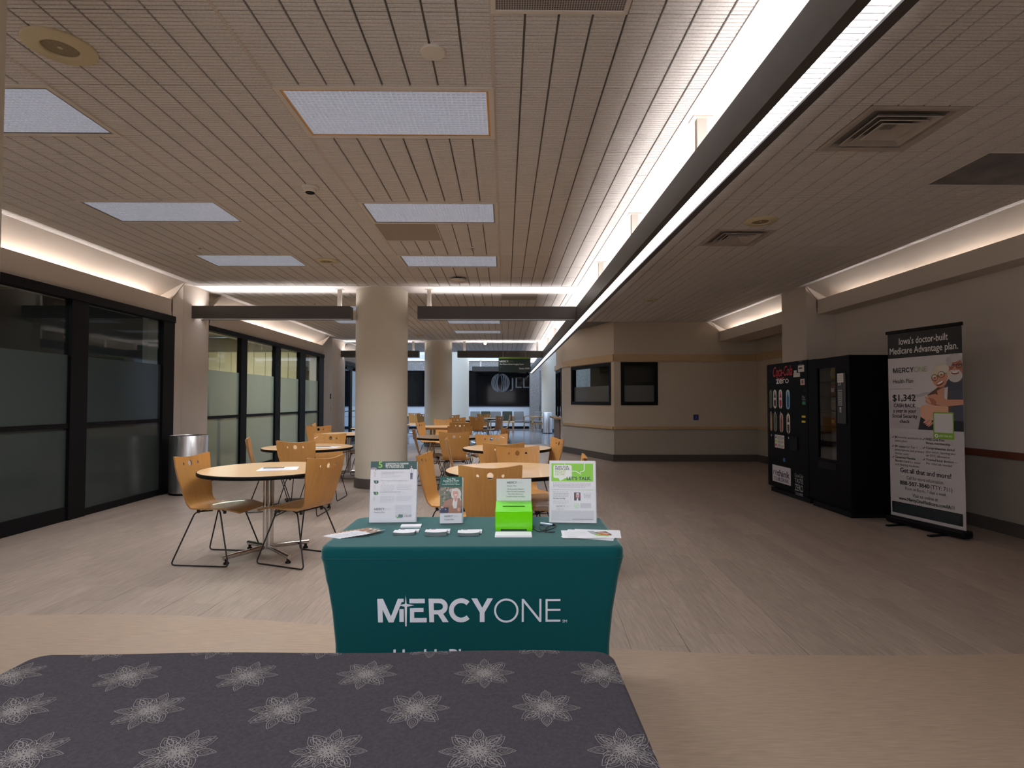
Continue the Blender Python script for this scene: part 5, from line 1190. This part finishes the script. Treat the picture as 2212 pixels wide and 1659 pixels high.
green_m.node_tree.nodes['Principled BSDF'].inputs['Sheen Roughness'].default_value = 0.35
green_m.node_tree.nodes['Principled BSDF'].inputs['Sheen Tint'].default_value = (0.7, 0.95, 0.9, 1)
def warp(u, v, d): return Vector((u, -interp(v, 2) - 0.0008 - d, v))
p = Print((0, 0, 0), (1, 0, 0), (0, 0, 1), warp)
lw = (218, 222, 235)
q0 = aty(815, 1345, 2.303); q1 = aty(1211, 1343, 2.303); q2 = aty(815, 1292, 2.303); hL = (q1.x - q0.x) / 7.67
p.logo(q0.x - GX, q0.z, hL, lw, lw, lw); qs = aty(1215, 1345, 2.303); p.build('logo', t, label='white printed logo'); p = Print((0, 0, 0), (1, 0, 0), (0, 0, 1), warp); p.text('SM', qs.x - GX, qs.z, 0.016, lw, 0.01)
q = aty(905, 1410, 2.31); p.text('Health Plan', q.x - GX - 0.10, 0.282, 0.078, lw, 0.015, width=0.335)
p.build('lettering', t, label='white printed lettering')

def acrylic_holder(name, label, cx, cy, w, hgt, pocket, rz, tilt, front, back_n=3, sheet_w=None, hb=None):
    """leaning clear holder with leaflets; front(p, w, h) draws the front sheet"""
    t = thing(name, label, 'leaflet holder', (cx, cy, TZ + 0.003), rz); sw = sheet_w or w - 0.01; M = Matrix.Rotation(radians(-tilt), 4, 'X')
    m = MB(); m.T = M; m.box(-w / 2, w / 2, 0.012, 0.014, 0.002, hgt * 0.93); m.box(-w / 2, w / 2, -0.016, -0.014, 0.002, pocket); m.box(-w / 2, -w / 2 + 0.002, -0.014, 0.012, 0.002, pocket); m.box(w / 2 - 0.002, w / 2, -0.014, 0.012, 0.002, pocket); m.box(-w / 2, w / 2, -0.016, 0.014, 0, 0.002)
    m.T = None; m.build('clear_pocket', acr_m, t, label='clear acrylic pocket')
    m = MB(); y1 = 0.014 + sin(radians(tilt)) * hgt * 0.9; m.T = None; m.box(-w / 2, w / 2, 0.014, y1 + 0.045, -0.0015, 0.0005); m.build('foot_plate', acr_m, t)
    m = MB(); m.T = M; m.box(-w / 2 + 0.01, w / 2 - 0.01, 0.014, 0.016, hgt * 0.45, hgt * 0.47); m.T = None; m.build('brace', acr_m, t)
    m = MB()
    for k in range(back_n): m.T = M @ Matrix.Translation((0.0015 * k, 0, 0)); m.box(-sw / 2, sw / 2, -0.002 + 0.0035 * k, -0.0008 + 0.0035 * k, 0.003, hgt - 0.002 * k)
    m.T = None; m.build('leaflets', paper_m, t)
    U_ = Vector((1, 0, 0)); V_ = M @ Vector((0, 0, 1)); O = M @ Vector((-sw / 2, -0.002, 0.003))
    p = Print(O, U_, V_); front(p, sw, hgt - 0.003); p.build('front_print', t); return t
TEAL = (22, 92, 84); LIME = (150, 215, 70)
def tmark(p, u, v, h, c=(130, 135, 140), c2=(205, 212, 205)): p.logo(u, v, h, c, c2, c)
def figure(p, u, v, h, shirt, trous, skin, hair):
    p.poly([(u - .07 * h, v), (u - .02 * h, v), (u, v + .42 * h), (u + .02 * h, v), (u + .07 * h, v), (u + .085 * h, v + .5 * h), (u - .085 * h, v + .5 * h)], trous)
    p.poly([(u - .085 * h, v + .48 * h), (u + .085 * h, v + .48 * h), (u + .15 * h, v + .62 * h), (u + .12 * h, v + .80 * h), (u + .04 * h, v + .84 * h), (u - .04 * h, v + .84 * h), (u - .12 * h, v + .80 * h), (u - .15 * h, v + .62 * h)], shirt)
    p.ell(u, v + .92 * h, .052 * h, .07 * h, skin); p.ell(u, v + .965 * h, .045 * h, .03 * h, hair); p.rect(u - .01 * h, v + .55 * h, u + .01 * h, v + .82 * h, (90, 100, 130))
def fA(p, w, h):
    p.rect(0, 0, w, h, (232, 232, 240)); p.rect(0, h * 0.865, w, h, (38, 84, 82)); p.rrect(0, h * 0.84, w * 0.13, h * 0.90, 0.008, (160, 150, 165)); p.rect(0.001, h * 0.84, w * 0.1, h * 0.866, (232, 232, 240))
    p.text('5', w * 0.17, h * 0.895, 0.042, LIME, 0.03); p.text('QUESTIONS TO CONSIDER', w * 0.32, h * 0.948, 0.0105, (240, 244, 240), 0.03, width=w * 0.5); p.text('BEFORE SAYING YES', w * 0.32, h * 0.918, 0.0105, (240, 244, 240), 0.03, width=w * 0.39); p.text('TO A MEDICARE PLAN', w * 0.32, h * 0.889, 0.0105, (240, 244, 240), 0.03, width=w * 0.40)
    g1, g2 = (205, 206, 213), (216, 217, 224)
    p.rect(w * .07, h * .74, w * .12, h * .83, (218, 214, 222)); p.text('YOUR MEDICARE ENROLLMENT PERIOD', w * .23, h * .805, 0.011, g1, 0.01, width=w * .49); p.text('IS APPROACHING FAST!', w * .23, h * .782, 0.011, g1, 0.01, width=w * .29); p.greek(w * .23, w * .67, h * .757, 0.003, g2, 2, 0.006, 2)
    for k, (vv, n_, q_, c_) in enumerate(((0.64, '1', 'Want to protect yourself from unexpected costs?', (225, 235, 225)), (0.455, '2', 'Is prescription drug coverage a must?', LIME))):
        p.poly([(w * .07, h * (vv + .045)), (w * .17, h * (vv + .045)), (w * .18, h * (vv + .02)), (w * .165, h * (vv - .005)), (w * .12, h * (vv - .01)), (w * .09, h * vv)], (45, 92, 86)); p.text(n_, w * .125, h * vv, 0.015, c_, 0.03)
        p.text(q_, w * .22, h * (vv + .03), 0.011, g1, 0.01, width=w * (.58 if k == 0 else .45)); p.text('YES', w * .25, h * (vv - .012), 0.009, g2); p.text('NO', w * .6, h * (vv - .012), 0.009, g2)
        p.greek(w * .22, w * .53, h * (vv - .04), 0.003, g2, 5, 0.0065, 5 + k); p.greek(w * .57, w * .9, h * (vv - .04), 0.003, g2, 4, 0.0065, 8 + k); p.rect(w * .075, h * (vv - .10), w * .115, h * (vv - .03), (222, 220, 226))
    tmark(p, w * .1, h * .20, 0.010, (140, 146, 150), (220, 222, 226)); p.text('Health Plan', w * .1, h * .155, 0.011, (170, 175, 178)); p.greek(w * .55, w * .9, h * .27, 0.003, g2, 9, 0.0065, 12)
    p.line([(w * .57, h * .10), (w * .60, h * .07), (w * .66, h * .13)], 0.005, (110, 190, 80)); p.rrect(w * .62, h * .075, w * .72, h * .125, 0.003, (85, 120, 122)); p.text('TRUE?', w * .75, h * .088, 0.013, (140, 145, 148), 0.01)
    figure(p, w * .885, h * .70, h * .22, (225, 225, 235), (84, 92, 130), (200, 140, 130), (225, 220, 220))
q = atz(848, 1131, TZ); acrylic_holder('leaflet_holder', 'clear holder with the dark green five questions flyer at the left of the green table', q.x, q.y, 0.228, 0.288, 0.155, 3, 8, fA)
def fB(p, w, h):
    p.rect(0, 0, w, h, (230, 230, 238)); p.rect(0, h * 0.78, w, h, TEAL); wt = (232, 242, 238)
    p.text('Your Plan', w * .5, h * .935, 0.0105, wt, 0.025, 'c'); p.text('Comparison Guide', w * .5, h * .895, 0.0105, wt, 0.025, 'c', width=w * .72); p.text('Where Plan Costs and', w * .5, h * .855, 0.0062, wt, 0.015, 'c'); p.text('Coverage Work Better Together!', w * .5, h * .825, 0.0062, wt, 0.015, 'c', width=w * .8)
    y0, y1 = h * .22, h * .78; p.rect(0, y0, w, y1, (105, 108, 88)); r = random.Random(2)
    for k in range(60): c = r.choice([(150, 145, 125), (90, 98, 72), (200, 175, 180), (75, 80, 62), (170, 160, 140), (120, 125, 95)]); p.ell(r.uniform(.08, .9) * w, y0 + (0.35 + .6 * r.random()) * (y1 - y0), .004 + .005 * r.random(), .004 + .004 * r.random(), c, r.random(), 8)
    p.poly([(0, y0), (w, y0), (w, y0 + .03), (w * .7, y0 + .04), (w * .3, y0 + .035), (0, y0 + .03)], (60, 64, 96)); 
    for k in range(26): p.ell(r.uniform(0, .96) * w, y0 + r.uniform(.003, .03), .003, .003, r.choice([(200, 205, 220), (40, 42, 70), (100, 120, 150)]), 0, 6)
    hr = (222, 214, 210); p.ell(w * .73, y0 + .086, .0235, .029, hr); p.poly([(w * .56, y0 + .086), (w * .92, y0 + .08), (w * .97, y0 + .055), (w * .82, y0 + .055), (w * .62, y0 + .055)], hr)
    p.poly([(w * .05, y0 + .02), (w * .22, y0 + .055), (w * .55, y0 + .068), (w * .62, y0 + .07), (w * .88, y0 + .068), (w * .98, y0 + .05), (w * .95, y0), (w * .38, y0 + .0), (w * .4, y0 + .025), (w * .15, y0 + .028)], (168, 120, 98))
    p.poly([(w * .62, y0 + .07), (w * .80, y0 + .07), (w * .76, y0 + .022), (w * .62, y0 + .02), (w * .56, y0 + .04)], (228, 222, 222)); p.poly([(w * .66, y0 + .078), (w * .76, y0 + .078), (w * .78, y0 + .062), (w * .70, y0 + .05), (w * .64, y0 + .064)], (205, 150, 135))
    p.ell(w * .71, y0 + .088, .0135, .018, (222, 165, 148), .1); p.ell(w * .715, y0 + .083, .006, .0025, (245, 240, 238)); p.ell(w * .68, y0 + .091, .0018, .0012, (70, 50, 45)); p.ell(w * .745, y0 + .0915, .0018, .0012, (70, 50, 45)); p.ell(w * .70, y0 + .106, .018, .006, hr); p.ell(w * .85, y0 + .015, .007, .009, (215, 160, 140)); p.ell(w * .1, y0 + .027, .008, .005, (215, 160, 140))
    tmark(p, w * .2, h * .135, 0.008, (150, 155, 158), (214, 220, 212)); p.text('Health Plan', w * .2, h * .07, 0.010, (150, 155, 158))
q = atz(974, 1133, TZ); acrylic_holder('leaflet_holder', 'narrow clear holder with a brochure of a gray-haired woman in a brown cardigan', q.x, q.y, 0.112, 0.218, 0.16, 4, 7, fB, 5, 0.103)
def fC(p, w, h):
    p.rect(0, 0, w, h, (236, 236, 242)); p.rect(w * .045, h * .66, w * .955, h * .955, (140, 212, 62)); wt = (240, 244, 240); DT = (22, 62, 66)
    p.rrect(w * .09, h * .715, w * .49, h * .93, 0.009, wt); p.poly([(w * .2, h * .72), (w * .36, h * .72), (w * .24, h * .67), (w * .23, h * .67)], wt); p.line([(w * .34, h * .93), (w * .34, h * .955)], 0.003, wt)
    p.line([(w * .49, h * .83), (w * .58, h * .83), (w * .69, h * .78), (w * .67, h * .82), (w * .74, h * .83), (w * .76, h * .85), (w * .76, h * .955)], 0.004, wt)
    p.text('PLAN FOR', w * .13, h * .885, 0.0125, (60, 66, 84), 0.025, width=w * .29); p.text('MEDICARE.', w * .13, h * .848, 0.0125, (60, 66, 84), 0.025, width=w * .32); p.text('RIGHT', w * .13, h * .80, 0.0165, (178, 206, 112), 0.012, width=w * .235); p.text('NOW.', w * .13, h * .755, 0.0165, (178, 206, 112), 0.012, width=w * .22)
    p.text("LET'S TALK.", w * .38, h * .687, 0.021, DT, 0.03, width=w * .53); g1, g2 = (196, 198, 206), (216, 217, 224)
    p.greek(w * .08, w * .9, h * .63, 0.003, g1, 4, 0.0062, 3); p.rect(w * .045, h * .525, w * .955, h * .529, (150, 205, 120)); p.greek(w * .08, w * .42, h * .485, 0.003, g1, 5, 0.0072, 6); p.greek(w * .08, w * .42, h * .34, 0.003, g2, 3, 0.0062, 9); p.text("I'm here to help.", w * .08, h * .375, 0.009, (110, 112, 120), 0.015)
    u0, v0 = w * .535, h * .355; p.rect(u0, v0, u0 + .03, v0 + .037, (66, 50, 66)); p.ell(u0 + .017, v0 + .022, .0085, .0115, (212, 150, 150)); p.ell(u0 + .017, v0 + .031, .0075, .004, (225, 215, 218)); p.poly([(u0 + .003, v0), (u0 + .028, v0), (u0 + .024, v0 + .010), (u0 + .017, v0 + .013), (u0 + .008, v0 + .010)], (35, 35, 50)); p.poly([(u0 + .012, v0), (u0 + .020, v0), (u0 + .019, v0 + .011), (u0 + .013, v0 + .011)], (235, 235, 240))
    p.greek(w * .74, w * .90, h * .455, 0.0028, g1, 4, 0.0056, 11); p.ell(w * .59, h * .275, .011, .011, (176, 226, 160)); p.ell(w * .59, h * .275, .009, .009, (225, 240, 225)); p.line([(w * .57, h * .275), (w * .585, h * .262), (w * .61, h * .29)], 0.002, (150, 205, 120)); p.rect(w * .665, h * .24, w * .9, h * .315, (214, 214, 224)); p.greek(w * .68, w * .88, h * .30, 0.002, g1, 4, 0.005, 13)
    tmark(p, w * .15, h * .245, 0.0085, (180, 184, 188), (222, 226, 222)); p.text('Health Plan', w * .15, h * .208, 0.008, (180, 184, 188)); p.greek(w * .04, w * .96, h * .19, 0.0016, (214, 215, 222), 13, 0.0037, 21); p.greek(w * .5, w * .96, h * .055, 0.0018, (130, 132, 140), 1, 0, 3)
q = atz(1237, 1132, TZ); acrylic_holder('leaflet_holder', 'clear holder with the lime green and white flyer at the right of the green table', q.x, q.y, 0.228, 0.292, 0.165, -5, 9, fC)

# ballot box
q = atz(1110, 1147, TZ); t = thing('ballot_box', 'bright lime green slotted box with a white header card', 'box', (q.x, q.y, TZ + 0.001), -1)
lime_m = pbr('lime_plastic', (0.17, 0.76, 0.004), 0.18, coat=0.3); bw2, bd = 0.083, 0.12
m = MB(); vs = [(-bw2, 0, .006), (bw2, 0, .006), (bw2, 0, .086), (-bw2, 0, .086), (-bw2, bd, .006), (bw2, bd, .006), (bw2, bd, .112), (-bw2, bd, .112)]
m.add(vs, [(0, 1, 2, 3), (5, 4, 7, 6), (3, 2, 6, 7), (1, 5, 6, 2), (4, 0, 3, 7), (0, 4, 5, 1)]); m.build('body', lime_m, t, 0.002)
m = MB(); m.add([(-.05, .05, .0985), (.05, .05, .0985), (.05, .056, .0999), (-.05, .056, .0999)], [(0, 1, 2, 3)]); m.build('slot', black_m, t)
for s_ in (-1, 1): m = MB(); m.box(s_ * .07 - .012, s_ * .07 + .012, 0.0, bd, 0, 0.006); m.build('foot', lime_m, t)
m = MB(); m.box(-bw2, bw2, bd - .004, bd - .001, .112, .215); m.box(-bw2, bw2, bd + .004, bd + .006, .112, .215); m.build('header_pocket', acr_m, t)
m = MB(); m.box(-bw2 + .002, bw2 - .002, bd, bd + .003, .112, .214); m.build('header_card', paper_m, t)
p = Print((-bw2 + .002, bd - .0005, 0.112), (1, 0, 0), (0, 0, 1)); ww = 2 * bw2 - .004
tmark(p, ww * .3, .080, 0.0095, (120, 124, 128), (205, 208, 205)); p.text('Health Plan', ww * .3, .066, 0.0095, (150, 152, 156), width=ww * .28)
for k, s_ in enumerate(('Questions about Medicare?', 'Want a Personal Consultation?', 'Need More Information?', 'Complete this Easy Form Below')): p.text(s_, ww * .55, .052 - .0115 * k, 0.0088, (150, 152, 158), 0.008, 'c', width=ww * (.48, .52, .44, .54)[k])
p.build('header_print', t)
t = thing('paper_pad', 'blank white pad lying in front of the lime green box', 'paper', (atz(1109, 1156, TZ).x, atz(1109, 1158, TZ).y + 0.0, TZ + 0.001), -0.5)
for k in range(3): m = MB(); m.box(-.079 + .001 * k, .079 - .0005 * k, -.028 + .001 * k, .05, .0025 * k, .0025 * k + .0023); m.build('sheet', paper_m, t)
# pen on a coiled cord
pa, pb = atz(1168, 1130, TZ + .008), atz(1197, 1134, TZ + .008)
t = thing('pen', 'white pen lying left of the lime flyer holder', 'pen', pa); d_ = pb - pa
m = MB(); m.tube([(0, 0, 0), d_ * 0.9], 0.0045, 10); m.build('barrel', pbr('pale_blue_plastic', (0.66, 0.74, 0.88), 0.3), t); m = MB(); m.tube([d_ * 0.9, d_ * 1.08], [0.0045, 0.0015], 8); m.build('tip', black_m, t)
pts = [(1150, 1141), (1166, 1150), (1180, 1138), (1165, 1136), (1172, 1146), (1194, 1143), (1200, 1133), (1184, 1139), (1176, 1147), (1186, 1151), (1200, 1149)]
cr_ = [atz(a, b, TZ + .005) + Vector((0, 0, .003 * (k % 2))) for k, (a, b) in enumerate(pts)]
sm_ = []
for i in range(len(cr_) - 1):
    p0, p1, p2, p3 = cr_[max(i - 1, 0)], cr_[i], cr_[i + 1], cr_[min(i + 2, len(cr_) - 1)]
    for k in range(6): tt = k / 6; sm_.append(0.5 * ((2 * p1) + (-p0 + p2) * tt + (2 * p0 - 5 * p1 + 4 * p2 - p3) * tt * tt + (-p0 + 3 * p1 - 3 * p2 + p3) * tt ** 3))
m = MB(); m.tube([v_ - pa for v_ in sm_], 0.0022, 6); m.build('cord', blackp_m, t, label='looped black cord')
# business card piles
def card_pile(px, py, label, thick):
    q = atz(px, py, TZ); t = thing('card_pile', label, 'cards', (q.x, q.y, TZ + 0.001), 2, group='curved card piles on the green table')
    w_, l_ = 0.046, 0.026; nx = 8
    def sl(z0, z1, m, y0=-l_, y1=l_, mt=0, bow=0.006):
        vs = []; 
        for i in range(nx + 1):
            x = -w_ + 2 * w_ * i / nx; e = bow * (x / w_) ** 2; vs += [(x, y0 + 0.0, z0 + e), (x, y1, z0 + e * .4), (x, y1, z1 + e * .4), (x, y0, z1 + e)]
        m.add(vs, [(4 * i + a, 4 * i + (a + 1) % 4, 4 * i + 4 + (a + 1) % 4, 4 * i + 4 + a) for i in range(nx) for a in range(4)] + [(0, 3, 2, 1), (4 * nx, 4 * nx + 1, 4 * nx + 2, 4 * nx + 3)], mt)
    m = MB(); sl(0, thick, m, bow=0.003); m.build('cards', pbr('card_edges', (0.12, 0.16, 0.17), 0.6, vary=0.3, vscale=400, stretch=(1, 1, 6)), t)
    m = MB(); sl(thick, thick + .0012, m, bow=0.003); m.build('top_card', paper_m, t)
    m = MB(); m.T = Matrix.Translation((0.012, 0.045, 0)); m.box(-w_, w_, -0.018, 0.02, 0, thick * .7); m.T = None; m.build('flat_cards', paper_m, t)
    p = Print((-w_ + .012, 0.027, thick * .7), (1, 0, 0), (0, 1, 0)); p.rect(.008, .026, .028, .034, (120, 60, 55)); p.greek(.04, .085, .022, .0015, (170, 170, 180), 3, .005, 4); p.build('print', t)
card_pile(874, 1154, 'curved pile of cards nearest the fanned brochures', 0.010)
card_pile(942, 1156, 'curved pile of cards in the middle of the green table', 0.016)
card_pile(1012, 1156, 'curved pile of cards nearest the lime green box', 0.013)
q = atz(888, 1138, TZ); t = thing('card_pile', 'small flat pile of white cards behind the left curved pile', 'cards', (q.x, q.y, TZ + .001), 3); m = MB(); m.box(-.046, .046, -.022, .022, 0, .006); m.build('cards', paper_m, t); m = MB(); m.box(-.045, .047, -.021, .023, .006, .0072); m.build('top_card', paper_m, t)
# fanned brochures at the left
def brochure_print(p, w, l):
    p.rect(0, 0, w, l, (232, 232, 238)); p.rect(0, l * .86, w, l, TEAL); p.rect(0, l * .26, w, l * .86, (150, 120, 100)); r = random.Random(8)
    for k in range(14): p.ell(w * r.random() * .9 + .005, l * (.3 + .5 * r.random()), .008, .01, r.choice([(175, 120, 95), (215, 205, 198), (90, 80, 70), (190, 160, 140)]), r.random(), 8)
    p.greek(w * .2, w * .8, l * .12, .002, (150, 150, 155), 2, .01, 3); p.text('Your Plan', w * .5, l * .9, .010, (220, 235, 230), .02, 'c')
NB = 8
for k in range(NB):
    f = k / (NB - 1); q = atz(737 + 58 * f, 1156 - 3 * f, TZ); a = -28 - 6 * f
    t = thing('brochure', 'topmost brochure of the fan at the left of the green table' if k == NB - 1 else '%s brochure from the bottom of the fan at the left of the green table' % ('lowest', 'second', 'third', 'fourth', 'fifth', 'sixth', 'seventh', '')[k], 'brochure', (q.x, q.y, TZ + .001 + .0016 * k), a, group='fanned brochures')
    m = MB(); m.box(-.047, .047, -.09 * .62, .09 * .62, 0, .0013); m.build('sheets', paper_m, t); p = Print((-.047, -.09 * .62, .0013), (1, 0, 0), (0, 1, 0)); brochure_print(p, .094, .18 * .62); p.build('print', t)
# papers at the right
for k, (px, py, a, w_, l_, lab) in enumerate(((1274, 1156, -18, .11, .075, 'lowest loose sheet under the papers at the right end of the green table'), (1290, 1154, -9, .10, .072, 'middle loose sheet poking out of the papers at the right end of the green table'), (1268, 1157, -3, .108, .07, 'top printed sheet with a small photo at the right end of the green table'))):
    q = atz(px, py, TZ); t = thing('loose_sheet', lab, 'paper', (q.x, q.y, TZ + .001 + .0018 * k), a)
    m = MB(); m.box(-w_, w_, -l_, l_, 0, .0012); m.build('sheet', paper_m, t)
    if k == 2:
        p = Print((-w_, -l_, .0012), (1, 0, 0), (0, 1, 0)); W_, L_ = 2 * w_, 2 * l_
        p.greek(W_ * .06, W_ * .5, L_ * .82, .002, (185, 188, 195), 4, .02, 5); p.greek(W_ * .1, W_ * .3, L_ * .2, .002, (150, 155, 160), 3, .014, 7); p.poly([(W_ * .52, L_ * .95), (W_ * .66, L_ * .95), (W_ * .72, L_ * .5), (W_ * .6, L_ * .55)], (170, 172, 185))
        p.poly([(W_ * .62, L_ * .52), (W_ * .7, L_ * .3), (W_ * .9, L_ * .28), (W_ * .94, L_ * .42)], (160, 205, 90)); p.poly([(W_ * .66, L_ * .75), (W_ * .9, L_ * .92), (W_ * .99, L_ * .5), (W_ * .97, L_ * .36), (W_ * .76, L_ * .42)], (110, 95, 85)); p.ell(W_ * .8, L_ * .68, .018, .014, (200, 140, 105)); p.ell(W_ * .88, L_ * .6, .014, .012, (215, 180, 160)); p.ell(W_ * .84, L_ * .45, .022, .007, (205, 110, 60)); p.greek(W_ * .6, W_ * .9, L_ * .12, .002, (170, 175, 170), 2, .01, 9); p.build('print', t)

# ================================================================== PATTERNED CLOTH TABLE (foreground)
PXa, PXb, PYa, PYb = -1.072, 0.250, 0.42, 1.352
cloth_m = pbr('patterned_cloth', srgb(50, 45, 52), 0.95, bump=0.5, bscale=500, vary=0.30, vscale=150)
def ch(x, y):
    z = 0.742 + 0.0012 * sin(7 * x + 2.3 * y) * sin(5 * y + 1) 
    z += 0.0016 * math.exp(-((y - 1.145 - 0.01 * sin(3 * x)) / 0.004) ** 2)
    z -= 0.002 * math.exp(-((x - (-0.155 - 0.30 * (1.04 - y) * 1.0)) / 0.004) ** 2) * (1 if y < 1.06 else max(0, 1 - (y - 1.06) / .02))
    z -= 0.0012 * math.exp(-((x - 0.052) / 0.003) ** 2)
    return z
t = thing('cloth_table', 'nearest table, covered by a dark gray cloth with pale medallions', 'table', (0, 0, 0))
m = MB(); nx, ny = 150, 96
def edge(x, y):
    """rounded plan outline + roll-off at the borders"""
    r = 0.035
    dx = max(PXa + r - x, x - (PXb - r), 0); dy = max(y - (PYb - r), PYa + r - y, 0)
    return sqrt(dx * dx + dy * dy) - r
def g_(a, b, n):  # denser near the ends
    return [a + (b - a) * (0.5 - 0.5 * cos(pi * (0.06 + 0.88 * i / n)) - (0.5 - 0.5 * cos(pi * 0.06))) / (1 - 2 * (0.5 - 0.5 * cos(pi * 0.06))) for i in range(n + 1)]
xs = g_(PXa, PXb, nx); ys = g_(PYa, PYb, ny)
vs = []
def corner(x, y):
    """pull square corners onto a rounded outline"""
    r = 0.045
    for cx, sx in ((PXa + r, -1), (PXb - r, 1)):
        for cy, sy in ((PYa + r, -1), (PYb - r, 1)):
            ux, uy = (x - cx) * sx, (y - cy) * sy
            if ux > 0 and uy > 0:
                M_ = max(ux, uy); L_ = sqrt(ux * ux + uy * uy); k = M_ / L_; return cx + sx * ux * k, cy + sy * uy * k
    return x, y
for y in ys:
    for x in xs:
        X_, Y_ = corner(x, y); b = min(x - PXa, PXb - x, y - PYa, PYb - y); z = ch(X_, Y_)
        if b < 0.012: z -= 0.012 * (1 - sqrt(max(0, 1 - (1 - b / 0.012) ** 2)))
        z += 0.003 * sin(9 * X_ + 1.2) * max(0, 1 - (PYb - Y_) / 0.10)
        vs.append((X_, Y_, z))
W1 = nx + 1; fs = [(j * W1 + i, j * W1 + i + 1, (j + 1) * W1 + i + 1, (j + 1) * W1 + i) for j in range(ny) for i in range(nx)]
m.add(vs, fs, 0, True)
per = [(i, 0) for i in range(nx)] + [(nx, j) for j in range(ny)] + [(nx - i, ny) for i in range(nx)] + [(0, ny - j) for j in range(ny)]
rings = []; NPp = len(per); sk_ = []
cxm, cym = (PXa + PXb) / 2, (PYa + PYb) / 2
for lv, (dz, fl) in enumerate(((0, 0), (-0.03, 0.004), (-0.15, 0.012), (-0.35, 0.02), (-0.70, 0.03))):
    for k, (i, j) in enumerate(per):
        x, y, z = vs[j * W1 + i]; fo = 0.012 * lv / 4 * sin(k * 0.21) + 0.008 * lv / 4 * sin(k * 0.083 + 1)
        nxv, nyv = (1 if i == nx else -1 if i == 0 else 0), (1 if j == ny else -1 if j == 0 else 0)
        nyv = min(0, nyv) if False else nyv
        sk_.append((x + nxv * (fl + fo), y + nyv * (fl * .3 + fo * .5), z + dz))
m.add(sk_, [(l * NPp + k, l * NPp + (k + 1) % NPp, (l + 1) * NPp + (k + 1) % NPp, (l + 1) * NPp + k) for l in range(4) for k in range(NPp)], 0, True)
m.build('tablecloth', cloth_m, t)
for sx in (PXa + .08, PXb - .08):
    for sy in (PYa + .08, PYb - .08): mm = MB(); mm.tube([(sx, sy, 0), (sx, sy, 0.70)], 0.014, 8); mm.build('leg', black_m, t)
mm = MB(); mm.box(PXa + .02, PXb - .02, PYa + .02, PYb - .02, 0.70, 0.728); mm.build('tabletop', offw_m, t)
motif_m = pbr('woven_motif', srgb(125, 120, 118), 0.9)
def zc(x, y):
    b = min(x - PXa, PXb - x, PYb - y); z = ch(x, y) + 0.003 * sin(9 * x + 1.2) * max(0, 1 - (PYb - y) / 0.10)
    if b < 0.012: z -= 0.012 * (1 - sqrt(max(0, 1 - (1 - max(b, 0) / 0.012) ** 2)))
    return z + 0.0007
def tear(r0, r1, w, n=14, curl=0.0):
    out = []
    for k in range(n + 1):
        s = k / n; out.append((r0 + (r1 - r0) * s, w * sin(pi * s ** 0.75) * 0.5 + curl * s * s))
    for k in range(n, -1, -1):
        s = k / n; out.append((r0 + (r1 - r0) * s, -w * sin(pi * s ** 0.75) * 0.5 + curl * s * s))
    return out
def motif(cx, cy, R, rot):
    m = MB()
    def stroke(pts, a, w):
        w *= 0.80
        c, s = cos(a + rot), sin(a + rot); P = [(cx + R * (x * c - y * s), cy + R * (x * s + y * c)) for x, y in pts]; P = [q for q in P if PXa + .002 < q[0] < PXb - .002 and q[1] < PYb - .001]
        for (x0, y0), (x1, y1) in zip(P, P[1:]):
            dx, dy = x1 - x0, y1 - y0; l = sqrt(dx * dx + dy * dy)
            if l < 1e-6 or l > R * 0.4: continue
            nx_, ny_ = -dy / l * w / 2, dx / l * w / 2
            m.add([(x0 + nx_, y0 + ny_, zc(x0, y0)), (x0 - nx_, y0 - ny_, zc(x0, y0)), (x1 - nx_, y1 - ny_, zc(x1, y1)), (x1 + nx_, y1 + ny_, zc(x1, y1))], [(0, 1, 2, 3)])
    for k in range(4):
        a = pi / 2 * k
        stroke(tear(.46, 1.0, .29), a, .0013); stroke(tear(.56, .92, .17), a, .0009); stroke(tear(.66, .80, .05, 8), a, .0007)
        stroke(tear(.40, .95, .31, curl=.10), a + .62, .0011); stroke(tear(.40, .95, .31, curl=-.10), a - .62, .0011); stroke(tear(.5, .82, .11, curl=.06), a + .62, .0008); stroke(tear(.5, .82, .11, curl=-.06), a - .62, .0008)
        stroke(tear(.36, .66, .18), a + .31, .0010); stroke(tear(.36, .66, .18), a - .31, .0010); stroke(tear(.42, .58, .09, 10), a + .31, .0008); stroke(tear(.42, .58, .09, 10), a - .31, .0008)
        stroke(tear(.34, .80, .24), a + pi / 4, .0011); stroke(tear(.42, .64, .10), a + pi / 4, .0008)
    for k in range(16): stroke(tear(.10, .50, .12, 8), pi / 8 * k + .1, .0011); stroke(tear(.18, .36, .05, 6), pi / 8 * k + .1, .0009)
    for k in range(12): stroke(tear(.03, .26, .09, 6), pi / 6 * k, .0011); stroke([(.05, 0), (.3, 0)], pi / 6 * k + .2, .0009)
    if m.v: m.build('woven_medallion', motif_m, t)
for j, y in enumerate((1.372, 1.234, 1.098, 0.966, 0.832, 0.70, 0.568)):
    off = -0.045 if j % 2 else -0.17 + 0.0
    for i in range(-6, 4):
        x = off + 0.2475 * i + 0.003 * sin(7 * i + j)
        if PXa - .03 < x < PXb + .03: motif(x, y + 0.002 * sin(5 * i + 2 * j), 0.064, 0.05 * sin(3 * i + j))
